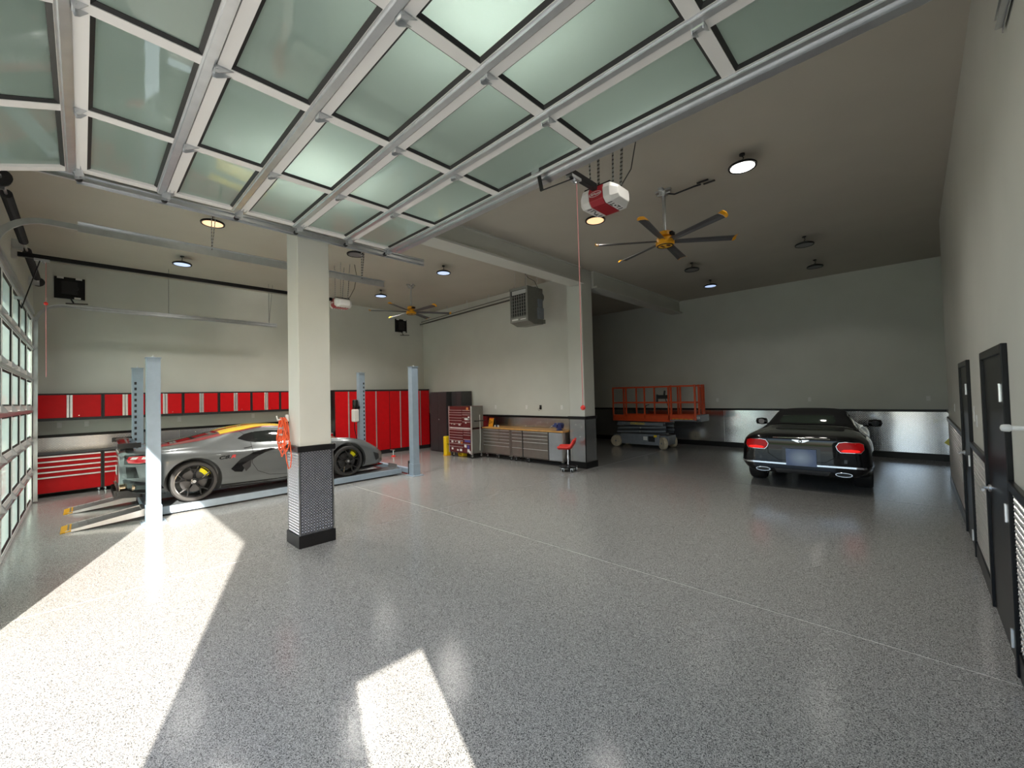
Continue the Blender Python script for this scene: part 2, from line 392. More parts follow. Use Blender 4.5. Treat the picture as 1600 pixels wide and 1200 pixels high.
# columns
def column(name, x0, x1, y0, y1, label, treads):
    c = structure(name, box(x0+.02, x1-.02, y0+.02, y1-.02, 0, CEIL if treads else 4.6 if False else CEIL), M_wall, label, bevel=.006)
    faces = [('x', x1, 1), ('y', y0, -1), ('x', x0, -1), ('y', y1, 1)]
    for ax, p, s in faces:
        a0, a1 = (y0, y1) if ax == 'x' else (x0, x1)
        lo, hi = min(p-s*.02, p-s*.004), max(p-s*.02, p-s*.004)
        mb = box(lo, hi, a0+.004, a1-.004, .15, 1.22) if ax == 'x' else box(a0+.004, a1-.004, lo, hi, .15, 1.22)
        pn = obj('panel', mb, M_plate2 if treads else M_diamond, c)
        if treads and (ax, s) in (('x', 1), ('y', -1)):
            treads_on(pn, ax, p-s*.004, s, a0+.02, a1-.02, .165, 1.20)
        if treads:
            for e in (a0, a1-.012):
                mb = box(p-s*.006 if s > 0 else p, p if s > 0 else p-s*.006, e, e+.012, .15, 1.22) if ax == 'x' else box(e, e+.012, min(p, p-s*.006), max(p, p-s*.006), .15, 1.22)
                obj('edge_strip', mb, M_alum, c)
    obj('cap_trim', MB().box(x0-.02, x1+.02, y0-.02, y1+.02, 1.2, 1.275), M_black, c, bevel=.004)
    obj('base_trim', MB().box(x0-.012, x1+.012, y0-.012, y1+.012, 0, .155), M_black, c, bevel=.003)
    return c
column('column_near', -6.01, -5.58, 1.885, 2.32, 'near square column with diamond plate wrap and orange hose', True)
column('column_far', -6.31, -5.82, 8.55, 9.04, 'far square column beside workbench and red stool', False)
# ------------------------------------------------------------------ sectional garage doors
DW, SH = 5.39, .598            # door width, section height
NC = 5
stx = [-DW/2+i*DW/NC for i in range(NC+1)]
def section_meshes():
    rail = MB()
    rail.box(-DW/2, DW/2, SH-.07, SH-.003, -.024, .024)
    lr = MB().box(-DW/2, DW/2, .003, .07, -.024, .024)
    S = {'rail': rail.mesh('section')}; S['rail'].materials.append(M_white); S['bottom_rail'] = lr.mesh('bottom_rail'); S['bottom_rail'].materials.append(M_white)
    st = MB().box(-.04, .04, .07, SH-.07, -.023, .023); S['stile'] = st.mesh('stile'); S['stile'].materials.append(M_white)
    pw = DW/NC-.08
    p = MB().box(-pw/2, pw/2, .07, SH-.07, 0, .008); S['pane'] = p.mesh('pane'); S['pane'].materials.append(M_frost)
    gk = MB()
    a_, b_, gw = pw/2, .07, .022; c_ = SH-.07
    P_ = [(-a_, b_), (a_, b_), (a_, c_), (-a_, c_), (-a_+gw, b_+gw), (a_-gw, b_+gw), (a_-gw, c_-gw), (-a_+gw, c_-gw)]
    gk.add([(p[0], p[1], -.018) for p in P_[:4]]+[(p[0], p[1], -.004) for p in P_[4:]]+[(p[0], p[1], -.0005) for p in P_[:4]]+[(p[0], p[1], -.0005) for p in P_[4:]],
           [(i, (i+1) % 4, 4+(i+1) % 4, 4+i) for i in range(4)]+[(8+i, 8+(i+1) % 4, (i+1) % 4, i) for i in range(4)]+[(4+i, 4+(i+1) % 4, 12+(i+1) % 4, 12+i) for i in range(4)]+[(12+i, 12+(i+1) % 4, 8+(i+1) % 4, 8+i) for i in range(4)])
    S['gasket'] = gk.mesh('gasket'); S['gasket'].materials.append(M_gasket)
    hg = MB()
    hg.box(-.035, .035, -.055, -.01, -.029, -.024); hg.box(-.035, .035, .01, .055, -.029, -.024)
    hg.cyl((-.035, 0, -.04), (.035, 0, -.04), .012, 8)
    hg.prism([(-.01, -.024), (.09, -.024), (.01, -.07), (-.01, -.07)], 'x', -.032, -.027); hg.prism([(-.01, -.024), (.09, -.024), (.01, -.07), (-.01, -.07)], 'x', .027, .032)
    S['hinge'] = hg.mesh('hinge'); S['hinge'].materials.append(M_galv)
    ro = MB()
    ro.box(-.05, .03, -.06, .06, -.03, -.024); ro.box(-.045, -.04, -.03, .03, -.085, -.024); ro.box(.02, .025, -.03, .03, -.085, -.024)
    for k in (-.05, -.02, .02, .05): ro.box(-.02, .10, k-.003, k+.003, -.036, -.03)
    ro.cyl((.02, 0, -.06), (-.11, 0, -.06), .007, 8)
    S['roller_hinge'] = ro.mesh('roller_hinge'); S['roller_hinge'].materials.append(M_galv)
    wl = MB().cyl((-.125, 0, -.06), (-.10, 0, -.06), .024, 14); S['roller'] = wl.mesh('roller'); S['roller'].materials.append(M_blackm)
    su = MB()
    su.prism([(-.033, -.0245), (.033, -.0245), (.033, -.0275), (.022, -.0275), (.02, -.042), (-.02, -.042), (-.022, -.0275), (-.033, -.0275)], 'x', -DW/2+.02, DW/2-.02)
    S['strut'] = su.mesh('strut'); S['strut'].materials.append(M_galv)
    lip = MB().box(-DW/2, DW/2, SH-.02, SH+.10, -.03, -.022).box(-DW/2+.1, DW/2-.1, SH+.02, SH+.09, -.058, -.03)
    S['top_rail'] = lip.mesh('top_rail'); S['top_rail'].materials.append(M_galv)
    return S
SM = section_meshes()
def inst(name, parent, loc=(0,0,0), rot=(0,0,0), scale=None):
    o = bpy.data.objects.new(name, SM[name if name != 'section' else 'rail']); COL.objects.link(o); o.parent = parent; o.location = loc; o.rotation_euler = rot
    if scale: o.scale = scale
    return o
def sectional(name, label, cx, poses, top=True):
    d = bpy.data.objects.new(name, None); COL.objects.link(d); d.location = (cx, YF, 0); tag(d, label, None, None, 'structure')
    for k, (y, z, th) in enumerate(poses):
        s = inst('section', d, (0, y-YF, z), (th, 0, 0))
        inst('bottom_rail', s)
        for x in stx: inst('stile', s, (min(max(x, -DW/2+.04), DW/2-.04), 0, 0))
        for i in range(NC):
            xc = (stx[i]+stx[i+1])/2
            inst('pane', s, (xc, 0, 0)); inst('gasket', s, (xc, 0, 0))
        inst('strut', s, (0, SH-.037, 0))
        for i, x in enumerate(stx):
            if k == len(poses)-1: break
            if 0 < i < NC: inst('hinge', s, (x, SH, 0))
        for x, sc in ((stx[0]+.03, 1), (stx[-1]-.03, -1)):
            inst('roller_hinge', s, (x, SH if k < len(poses)-1 else SH-.05, 0), scale=(sc, 1, 1)); inst('roller', s, (x, SH if k < len(poses)-1 else SH-.05, 0), scale=(sc, 1, 1))
        if k == len(poses)-1 and top:
            inst('top_rail', s)
    return d
ZD = 3.895
C2 = (-5.10+.29)/2; C1 = (O1[0]+O1[1])/2
th0 = R(20)
poses = [(-.045-SH*math.cos(th0), ZD-SH*math.sin(th0), th0)]+[(-.045+i*SH, ZD, 0) for i in range(5)]
sectional('door_2', 'raised white framed overhead door with frosted glass panes', C2, poses)
sectional('door_1', 'closed garage door of frosted panes at far end', C1, [(YF+.03, .01+i*SH, R(90)) for i in range(6)])

# ------------------------------------------------------------------ tracks
def track_path(x, yend, zh=ZD-.03, r=.38, dy=.09):
    y0 = YF+dy; P = [(x, y0, .02), (x, y0, zh-r-.8), (x, y0, zh-r)]
    for k in range(1, 9):
        t = k/8*math.pi/2; P.append((x, y0+r-r*math.cos(t), zh-r+r*math.sin(t)))
    P += [(x, y0+r+.5, zh), (x, yend, zh)]
    return P
CPROF = [(.0, -.03), (.028, -.03), (.028, -.024), (.005, -.024), (.005, .024), (.028, .024), (.028, .03), (0, .03)]
def track(name, x, yend, label, sgn, hangers, yslope=0):
    P = track_path(x, yend); b = P[0]
    t = thing(name, (x, b[1], 0), label, 'door track', 'overhead door tracks')
    L = [tuple(Vector(p)-Vector((x, b[1], 0))) for p in P]
    prof = [(a*sgn, c) for a, c in CPROF]
    obj('rail', MB().sweep(L, prof), M_galv, t)
    zh = L[-1][2]; ye = L[-1][1]
    obj('angle', MB().box(-sgn*.004 if sgn > 0 else 0, 0 if sgn > 0 else .004, .6, ye+.02, zh-.05, zh+.055).box(min(0, -sgn*.05), max(0, -sgn*.05), .6, ye+.02, zh+.05, zh+.055), M_galv, t)
    for hy, lean in hangers:
        m = MB(); top = CEIL-zh
        y = hy-b[1]; h1 = CEIL
        for dx, ly in ((-.012*sgn, 0), (-.012*sgn, lean)):
            m.bar((dx, y, zh+.02), (dx-sgn*(.02 if ly else 0), y+ly, h1), .004, .032, (1, 0, 0))
        o = obj('hanger', m, M_perf, t)
    return t
def perforated():
    m = mat('perforated angle steel', (.55, .56, .57), .35, .9); n = m.node_tree.nodes; l = m.node_tree.links; b = n['Principled BSDF']
    tc = n.new('ShaderNodeTexCoord'); sp = n.new('ShaderNodeSeparateXYZ'); l.new(tc.outputs['Object'], sp.inputs[0])
    k = n.new('ShaderNodeMath'); k.operation = 'FRACT'; mu = n.new('ShaderNodeMath'); mu.operation = 'MULTIPLY'; mu.inputs[1].default_value = 22
    l.new(sp.outputs[2], mu.inputs[0]); l.new(mu.outputs[0], k.inputs[0])
    g_ = n.new('ShaderNodeMath'); g_.operation = 'GREATER_THAN'; g_.inputs[1].default_value = .6; l.new(k.outputs[0], g_.inputs[0])
    mx = n.new('ShaderNodeMix'); mx.data_type = 'RGBA'; l.new(g_.outputs[0], mx.inputs[0]); mx.inputs[6].default_value = (.55, .56, .57, 1); mx.inputs[7].default_value = (.16, .16, .16, 1)
    l.new(mx.outputs[2], b.inputs['Base Color']); return m
M_perf = perforated()
track('garage_door_track', -5.235, 3.55, 'galvanised track along raised door above near column', 1, ((1.15, .12), (3.05, .12)))
track('garage_door_track', XR-.015, 3.55, 'galvanised track of raised door against side wall', -1, ((3.3, .1),))
track('garage_door_track', -12.28, 3.62, 'galvanised track of closed door beside red cabinets', 1, ((1.38, 0), (3.45, .1)))
track('garage_door_track', -6.70, 3.70, 'galvanised track of closed door behind near column', -1, ((1.2, .1), (3.3, .1)))

# torsion shafts with springs over the closed door and the raised door
def torsion(x0, x1, label):
    t = thing('torsion_spring', ((x0+x1)/2, YF+.13, 4.26), label, 'door spring')
    h = (x1-x0)/2
    obj('shaft', MB().cyl((-h, 0, 0), (h, 0, 0), .014, 10), M_galv, t)
    for c in (-h*.45, h*.45):
        m = MB()
        m.lathe([(.045+.006*math.cos(k*math.pi), -h*.36+k*.0125) for k in range(int(h*.72/.0125))], (c, 0, 0), 'x', 12)
        obj('coil', m, M_blackm, t)
    for e in (-h+.1, h-.1):
        obj('cable_drum', MB().lathe([(.05, -.05), (.075, -.03), (.07, .03), (.09, .05)], (e, 0, 0), 'x', 16), M_blackm, t)
    obj('bracket', MB().box(-.05, .05, -.125, -.02, -.07, .07).box(-h+.2, -h+.22, -.125, .02, -.08, .08).box(h-.22, h-.2, -.125, .02, -.08, .08), M_galv, t)
torsion(O1[0]-.15, O1[1]+.15, 'dark torsion springs above closed garage door')
torsion(O2[0]+1.0, O2[1]-.2, 'dark torsion springs above raised door opening')

# ------------------------------------------------------------------ openers
def opener(x, zr, ytop, yhead, label, arm_to, rope_y=None, rope_z=None):
    t = thing('garage_door_opener', (x, yhead, zr), label, 'door opener', 'ceiling mounted door openers')
    L = lambda X, Y, Z: (X-x, Y-yhead, Z-zr)
    obj('rail', MB().box(-.03, .03, YF+.05-yhead, -.02, -.02, .045), M_black, t, bevel=.004)
    obj('bracket', MB().box(-.05, .05, YF-yhead, YF+.06-yhead, -.05, .05), M_galv, t)
    obj('trolley', MB().box(-.04, .04, ytop-yhead, ytop+.16-yhead, -.045, -.018).cyl((0, ytop+.1-yhead, -.075), (0, ytop+.1-yhead, -.04), .02, 8), M_galv, t)
    a = L(*arm_to)
    obj('arm', MB().bar((0, ytop+.06-yhead, -.04), (0, a[1]+.04, a[2]-.14), .012, .035, (1, 0, 0)).bar((0, a[1]+.04, a[2]-.14), a, .012, .035, (1, 0, 0)), M_black, t)
    obj('arm_bracket', MB().box(-.045, .045, a[1]-.05, a[1]+.05, a[2]-.01, a[2]+.025), M_galv, t)
    # head: red centre band, white wings
    def prof(sx): return [(-.17, .03), (-.19, -.02), (-.18, -.12), (-.13, -.165), (.17, -.165), (.20, -.12), (.20, -.02), (.17, .03)]
    c = MB().prism([(p[0]+.17, p[1]) for p in prof(1)], 'x', -.085, .085)
    hd = obj('motor_housing', c, M_dred, t, bevel=.006)
    for s in (-1, 1):
        wv = MB(); a_ = [(p[0]+.17, p[1]) for p in prof(1)]; n = len(a_)
        v = []
        for xo, k in ((.087, .985), (.17, .97), (.235, .62)):
            v += [(s*xo, .17+(q[0]-.17)*k, -.07+(q[1]+.07)*k) for q in a_]
        f = [tuple(range(n)), tuple(range(2*n, 3*n))]
        for r_ in range(2): f += [(r_*n+i, r_*n+(i+1) % n, (r_+1)*n+(i+1) % n, (r_+1)*n+i) for i in range(n)]
        wv.add(v, f); obj('light_lens', wv, M_opwhite, t, bevel=.008)
        z = -.1645
        q = MB()
        for x0, x1, y0, y1 in ((.10, .155, .06, .07), (.10, .155, .28, .29), (.10, .108, .1, .16), (.147, .155, .19, .25), (.12, .137, .165, .185), (.115, .15, .115, .123), (.115, .15, .225, .233)):
            q.box(min(s*x0, s*x1), max(s*x0, s*x1), y0, y1, z-.002, z+.002)
        obj('marking', q, M_black, hd)
    tx = text_mb('LiftMaster', .034, .001); xform(tx, Matrix.Translation((0, -.022, -.06)) @ Matrix.Rotation(R(90), 4, 'X')); obj('lettering', tx, M_plastic, hd)
    el = MB()
    pts = [(.075*math.cos(2*math.pi*i/24), -.0215, -.06+.026*math.sin(2*math.pi*i/24)) for i in range(25)]
    el.tube(pts, .0018, 5); obj('emblem_ring', el, M_plastic, hd)
    obj('mount_plate', MB().box(-.16, .16, .02, .32, .03, .05), M_black, t)
    hm = MB()
    for s in (-1, 1):
        hm.bar((s*.14, .12, .04), (s*.16, .12, CEIL-zr), .004, .02, (1, 0, 0)); hm.bar((s*.14, .28, .04), (s*.16, .34, CEIL-zr), .004, .03, (1, 0, 0))
    obj('hanger', hm, M_perf, t)
    obj('power_cord', MB().tube([(.05, .3, .04), (.10, .36, .12), (.2, .42, .3), (.25, .45, .6), (.22, .42, CEIL-zr)], .006), M_blackm, t)
    if rope_y:
        rp = obj('pull_rope', MB().tube([(0, rope_y-yhead, -.06), (.004, rope_y-yhead, -1.0), (-.004, rope_y-yhead+.005, -1.8), (0, rope_y-yhead, rope_z-zr)], .0042, 6), M_rope, t)
        obj('rope_handle', MB().lathe([(.006, 0), (.022, .01), (.026, .03), (.01, .05)], (0, rope_y-yhead, rope_z-zr-.03), 'z', 10), M_stoolred, rp)
    return t
M_opwhite = mat('opener white plastic', (.70, .69, .67), .35)
opener(C2, 4.06, 3.37, 3.86, 'red and white door opener hanging beyond raised door', (C2, 2.90, ZD-.02), 3.50, 1.72)
opener(C1+.05, 4.10, YF+.22, 3.95, 'red and white door opener behind near column', (C1+.05, YF+.06, 3.45), YF+.34, 3.42)
# ------------------------------------------------------------------ lamps
def lamp_meshes():
    rim = MB().lathe([(.155, .0), (.165, -.005), (.17, .015), (.16, .03), (.10, .055), (.04, .06), (.04, .075), (.001, .075)], (0, 0, 0), 'z', 32)
    r = rim.mesh('housing'); r.materials.append(M_black)
    ln = MB().lathe([(.001, -.004), (.12, -.004), (.153, .002)], (0, 0, 0), 'z', 32); l_ = ln.mesh('lens')
    hk = MB().tube([(0, 0, .07), (0, 0, .10), (.015, 0, .115), (.015, 0, .13), (0, 0, .145), (0, 0, .165)], .006, 6).lathe([(.035, .16), (.035, .18), (.001, .18)], (0, 0, 0), 'z', 12)
    h = hk.mesh('hook'); h.materials.append(M_black)
    return r, l_, h
LR, LL, LH = lamp_meshes()
def lamp(x, y, m_, label, watts=80, cone=134, blend=1.0):
    t = thing('ceiling_lamp', (x, y, CEIL-.18), label, 'ceiling lamp', 'round high bay lamps')
    for nm, me in (('housing', LR), ('hook', LH)):
        o = obj(nm, me, None, t)
        for p in me.polygons: p.use_smooth = True
        me.set_sharp_from_angle(angle=R(35))
    me = LL.copy(); me.materials.append(m_); obj('lens', me, None, t)
    l = bpy.data.lights.new('lamp_beam', 'SPOT'); l.energy = watts; l.spot_size = R(cone); l.spot_blend = blend; l.shadow_soft_size = .11; l.color = (1, .965, .89)
    o = bpy.data.objects.new('lamp_beam', l); COL.objects.link(o); o.parent = t; o.location = (0, 0, -.02)
XA, XB_, XC, XD = -1.53, -3.80, -7.98, -11.02
lamp(XA, 6.03, M_lampwhite, 'bright white round lamp near side wall')
lamp(XB_, 6.05, M_lampwarm, 'warm dim round lamp beside near red opener')
lamp(XA, 10.29, M_lampdark, 'dark lensed round lamp nearer side wall in dark rear bay', 12, 130, .4)
lamp(XA-.12, 12.38, M_lampdark, 'dark lensed round lamp nearest rear wall and side wall', 12, 130, .4)
lamp(XB_, 10.30, M_lampdark, 'dark lensed round lamp beyond fan toward dark beam', 9, 130, .4)
lamp(XB_-.25, 12.32, M_lampblue, 'pale blue lit round lamp close to rear wall', 9, 130, .4)
lamp(-8.16, 1.48, M_lampwarm, 'warm round lamp left of near column top', 190)
lamp(XD, 1.46, M_lampblue, 'dim round lamp above far track hanger by wall', 190)
lamp(-8.06, 3.85, M_lampdark, 'dark lensed round lamp between near column and track ends', 190)
lamp(XD, 3.85, M_lampdark, 'dark lensed round lamp hidden behind near column', 190)
lamp(-7.93, 5.95, M_lampblue, 'bluish round lamp nearest the ceiling beam', 190)
lamp(-10.93, 5.96, M_lampblue, 'bluish round lamp just left of far fan', 190)
lamp(XA, 1.47, M_lampglow, 'lit round lamp above raised door near side wall', 26)
lamp(XB_, 1.47, M_lampglow, 'lit round lamp glowing through raised door panes', 30)
lamp(XB_, 3.8, M_lampglow, 'lit round lamp hidden beyond raised door by beam')
lamp(XA, 3.8, M_lampglow, 'lit round lamp hidden beyond raised door by side wall')

# ------------------------------------------------------------------ ceiling fans
def fan(loc, label, a0, rad=1.25, drop=.78):
    t = thing('ceiling_fan', (loc[0], loc[1], CEIL-drop), label, 'ceiling fan', 'yellow hub ceiling fans')
    obj('mount', MB().box(-.12, .12, -.03, .03, drop-.03, drop).box(-.03, .03, -.12, .12, drop-.03, drop).box(-.05, .05, -.05, .05, drop-.10, drop-.03).cyl((-.1, 0, drop-.06), (.1, 0, drop-.06), .012, 8).cyl((0, -.1, drop-.06), (0, .1, drop-.06), .012, 8), M_galv, t)
    obj('down_rod', MB().cyl((0, 0, .1), (0, 0, drop-.06), .026, 14), M_galv, t, smooth=40)
    obj('motor', MB().lathe([(.06, .15), (.10, .14), (.105, .08), (.06, .06)], (0, 0, 0), 'z', 28), M_fanyel, t, smooth=30)
    obj('controller', MB().box(.03, .14, -.05, .05, .075, .125), M_black, t, bevel=.012)
    hb = obj('hub', MB().lathe([(.08, .05), (.125, .045), (.135, .02), (.135, -.05), (.125, -.062), (.105, -.066)], (0, 0, 0), 'z', 36), M_fanyel, t, smooth=30)
    obj('hub_ring', MB().lathe([(.106, -.062), (.122, -.064), (.12, -.072), (.104, -.072)], (0, 0, 0), 'z', 36, True), M_black, hb)
    obj('badge', MB().lathe([(.001, -.0655), (.104, -.0655), (.103, -.068), (.001, -.068)], (0, 0, 0), 'z', 30), M_badge, hb)
    obj('badge_mark', MB().box(-.055, -.02, -.06, .06, -.0705, -.068).prism([(.05+.028*math.cos(k*math.pi/6), .0+.05*math.sin(k*math.pi/6)) for k in range(12)], 'z', -.0705, -.068), M_badge2, hb)
    bl = MB(); sec = [(-.075, .012), (-.03, .02), (.03, .012), (.075, -.018), (.03, .004), (-.03, .012)]
    n = len(sec); v = []
    for r_, k in ((.12, .62), (.3, .8), (rad-.05, 1)): v += [(r_, q[0]*k*.95, q[1]) for q in sec]
    f = [tuple(range(n))[::-1], tuple(range(2*n, 3*n))]+[(a*n+i, a*n+(i+1) % n, (a+1)*n+(i+1) % n, (a+1)*n+i) for a in range(2) for i in range(n)]
    bl.add(v, f); bme = bl.mesh('blade'); bme.materials.append(M_bladegrey)
    tp = MB(); v = []
    for r_, k, dz in ((rad-.045, 1.03, 0), (rad-.02, 1.04, .003), (rad+.005, .85, .018)): v += [(r_, q[0]*k*.98, q[1]*1.3+dz) for q in sec]
    tp.add(v, f); tme = tp.mesh('blade_tip'); tme.materials.append(M_fanyel)
    for k in range(6):
        b = obj('blade', bme, None, t, rot=(0, 0, R(a0+k*60))); obj('blade_tip', tme, None, b)
    return t
M_badge = mat('fan badge', (.72, .42, .03), .4); M_badge2 = mat('fan badge mark', (.10, .02, .01), .4)
f1 = fan((-2.68, 6.22), 'large yellow hub fan hanging before red opener', 38, 1.05, .80)
obj('conduit', MB().tube([(.04, .02, .74), (.15, .05, .70), (.42, .12, .745), (.5, .16, .76)], .012).box(.46, .62, .10, .13, .765, .78).box(.52, .68, .2, .23, .765, .78), M_blackm, f1)
fan((-9.9, 6.3), 'far yellow hub fan over the blue lift posts', 0, 1.1, .75)

# ------------------------------------------------------------------ unit heater, pipe
t = thing('unit_heater', (-7.07, 7.9, 3.63), 'grey louvred unit heater hung before workbench wall', 'heater')
def hx(m, mt_, nm, bev=.008): return obj(nm, m, mt_, t, bevel=bev)
m = MB().box(-.3, .3, -.28, .3, .04, .91); body = hx(m, M_hgrey, 'casing')
hx(MB().prism([(-.28, .045), (.3, .045), (.3, 0), (-.05, -.03)], 'x', -.3, .3), M_hgrey, 'bottom_pan')
fr = MB(); fr.box(-.3, -.265, -.3, -.28, .04, .91).box(.265, .3, -.3, -.28, .04, .91).box(-.265, .265, -.3, -.28, .04, .17).box(-.265, .265, -.3, -.28, .85, .91)
hx(fr, M_hgrey2 if 'M_hgrey2' in globals() else mat('heater front enamel', (.26, .26, .24), .45), 'front_frame', .004)
obj('recess', box(-.265, .265, -.282, -.2805, .17, .85), M_blackm, t)
obj('baffle', box(-.22, .255, -.299, -.285, .735, .835), mat('baffle plate', (.50, .50, .50), .5), t)
M_hslat = mat('louvre grey', (.24, .24, .22), .45)
for i in range(7):
    obj('louvre', MB().bar((-.265, -.29, .19+i*.082), (.265, -.29, .19+i*.082), .018, .006), M_hslat, t)
for i in range(7):
    obj('fin', box(-.235+i*.078, -.215+i*.078, -.296, -.284, .17, .72), M_hslat, t)
obj('name_plate', box(-.23, -.02, -.303, -.3, .085, .125), M_plastic, t); obj('name_plate', box(.06, .24, -.303, -.3, .085, .11), M_plastic, t)
obj('junction_box', MB().box(.3, .34, .08, .24, .42, .62).box(.3, .36, .06, .26, .12, .40), M_scissor, t, bevel=.005)
obj('blower', MB().lathe([(.12, 0), (.14, .03), (.14, .10), (.10, .14)], (.12, .3, .72), 'y', 20).box(.0, .32, .3, .36, .02, .12), M_hgrey, t)
hr = MB()
for x in (-.2, .2):
    for y in (-.2, .2): hr.cyl((x, y, .9), (x, y, CEIL-3.63), .006, 6)
obj('hanger_rod', hr, M_galv, t); obj('power_cord', MB().tube([(.25, .2, .9), (.2, .1, 1.1), (.05, .05, 1.2), (-.02, 0, CEIL-3.63)], .006), M_blackm, t)
M_pipe = mat('dark steel pipe', (.13, .13, .12), .45, .6)
t = thing('gas_pipe', (-10.4, 8.72, 4.62), 'long steel gas pipe hung along workbench wall', 'pipe')
obj('pipe', MB().tube([(-2.75, .08, -.09), (-2.68, -.02, -.09), (-2.6, -.02, -.10), (2.9, -.02, .02), (3.2, -.3, .08), (3.3, -.5, .02)], .024, 12), M_pipe, t, smooth=40)
obj('flue', MB().tube([(-2.6, -.02, -.02), (2.9, -.02, .12), (3.1, -.4, .12)], .012, 8), M_pipe, t)
obj('end_cap', MB().lathe([(.02, -.03), (.05, -.03), (.05, .02), (.036, .02)], (-2.75, .06, -.09), 'y', 14), M_galv, t)
for i in range(5):
    x = -2.1+i*1.05
    obj('hanger', MB().bar((x-.02, -.02, 0), (x, -.02, CEIL-4.62), .015, .004, (0, 1, 0)).bar((x+.05, -.02, 0), (x+.03, -.02, CEIL-4.62), .015, .004, (0, 1, 0)), M_galv, t)

# ------------------------------------------------------------------ black wall brackets with plates
def panel(y, z, label, arm):
    t = thing('screen_bracket', (XL, y, z), label, 'wall bracket', 'black wall plates')
    obj('plate', box(.01, .05, -.235, .235, -.235, .235), M_black, t, bevel=.008)
    obj('rim', MB().box(0, .02, -.25, .25, .235, .25).box(0, .02, -.25, .25, -.25, -.235).box(0, .02, -.25, -.235, -.25, .25).box(0, .02, .235, .25, -.25, .25), M_wall, t)
    for yy, zz in ((-.14, .215), (.14, .215), (.12, -.215)): obj('tab', box(.05, .07, yy-.05, yy+.05, zz-.02, zz+.02), M_plastic, t)
    obj('core', MB().box(.05, .09, -.12, .12, -.14, .14).cyl((.05, .1, 0), (.11, .1, 0), .04, 12), M_blackm, t)
    obj('arm', MB().bar((.05, .02, -.24), (.09, .06, -.33), .02, .02).bar((.09, -.06, -.35), (.12, .28, -.33), .03, .02), M_galv if arm else M_blackm, t)
panel(-.2, 4.43, 'black square wall plate above red cabinets by closed door', 0)
panel(8.0, 4.43, 'black square wall plate high in corner behind far fan', 0)
# ------------------------------------------------------------------ side doors
def side_door(name, y0, y1, label):
    d = structure(name, MB().box(XR-.012, XR, y0, y1, .01, 2.06), M_black, label)
    obj('door_frame', MB().box(XR-.03, XR, y0-.06, y0, 0, 2.12).box(XR-.03, XR, y1, y1+.06, 0, 2.12).box(XR-.03, XR, y0, y1, 2.06, 2.12), M_black, d, bevel=.004)
    for z in (.22, 1.02, 1.80): obj('hinge', MB().box(XR-.032, XR-.012, y0-.012, y0+.02, z-.055, z+.055).cyl((XR-.035, y0, z-.06), (XR-.035, y0, z+.06), .009, 8), M_alum, d)
    obj('door_handle', MB().lathe([(.03, 0), (.03, -.012), (.014, -.018), (.014, -.05)], (XR-.012, y1-.08, 1.0), 'x', 14).bar((XR-.065, y1-.08, 1.0), (XR-.065, y1-.2, 1.0), .018, .018), M_alum, d)
side_door('door_3', D3[0], D3[1], 'nearer black flush door in side wall')
side_door('door_4', D4[0], D4[1], 'farther black flush door in side wall')
t = thing('wall_peg', (XR, 3.0, 1.655), 'white rounded peg sticking out of side wall before black door', 'peg')
obj('rod', MB().cyl((-.13, 0, 0), (0, 0, 0), .011, 14), M_white, t, smooth=40)
obj('end_cap', MB().lathe([(.004, -.152), (.014, -.148), (.017, -.138), (.017, -.122), (.012, -.115)], (0, 0, 0), 'x', 16), M_white, t, smooth=40)
obj('wall_plate', MB().lathe([(.03, -.006), (.03, 0)], (0, 0, 0), 'x', 16), M_white, t)
t = thing('hanging_tag', (XR2-.02, 11.26, .78), 'yellow paper tag in clear bag on wall end', 'tag')
obj('card', MB().obox((-.10, -.03, .0), .10, .012, .13, Matrix.Rotation(R(38), 3, 'Y')), mat('yellow card', (.75, .68, .12), .6), t)
obj('bag', MB().lathe([(.005, .12), (.05, .10), (.07, .02), (.05, -.06), (.01, -.08)], (-.03, -.03, .02), 'z', 9), mat('clear film', (.75, .75, .70), .2, trans=.6), t)
obj('string', MB().tube([(-.03, -.03, .13), (-.02, -.01, .2), (0, .0, .26)], .003, 5), M_plastic, t)

# ------------------------------------------------------------------ outlets
def outlet(loc, axis, label, mt_=None, wdt=.075, hgt=.12):
    t = thing('outlet', loc, label, 'outlet', 'wall outlets and switches')
    if axis == 'x+': mk = lambda a, b, c, d, e0, e1: box(e0, e1, a, b, c, d)
    elif axis == 'x-': mk = lambda a, b, c, d, e0, e1: box(-e1, -e0, a, b, c, d)
    else: mk = lambda a, b, c, d, e0, e1: box(a, b, -e1, -e0, c, d)
    obj('cover_plate', mk(-wdt/2, wdt/2, -hgt/2, hgt/2, 0, .007), mt_ or M_plastic, t, bevel=.002)
    for z in (-.028, .028): obj('socket', mk(-.017, .017, z-.014, z+.014, .007, .009), mt_ or M_white, t)
    return t
for y, lb in ((-.35, 'outlet under first red wall cabinet nearest closed door'), (.06, 'outlet under first red wall cabinet near its seam'), (1.69, 'outlet on wall above grey car spoiler'), (3.31, 'outlet on wall above grey car roof')):
    outlet((XL, y, 1.44), 'x+', 'white '+lb)
for x, lb in ((-9.4, 'white outlet above orange sign on bench'), (-8.1, 'white outlet above middle of workbench'), (-6.83, 'white outlet above blue vise')):
    outlet((x, YB, 1.48), 'y', lb)
o = outlet((-7.57, YB, 1.48), 'y', 'black outlet with dangling cord above workbench', M_black)
obj('plug', MB().box(-.02, .02, -.04, -.009, -.05, -.01), M_black, o); obj('cord', MB().tube([(0, -.03, -.05), (-.03, -.03, -.10), (-.07, -.02, -.08), (-.08, -.015, -.03)], .004), M_black, o)
for x, lb in ((-4.66, 'white outlet beside orange lift railing'), (-2.18, 'white outlet above black car roof'), (.22, 'white switch plate in far corner beyond black car')):
    outlet((x, YR, 1.51), 'y', lb)
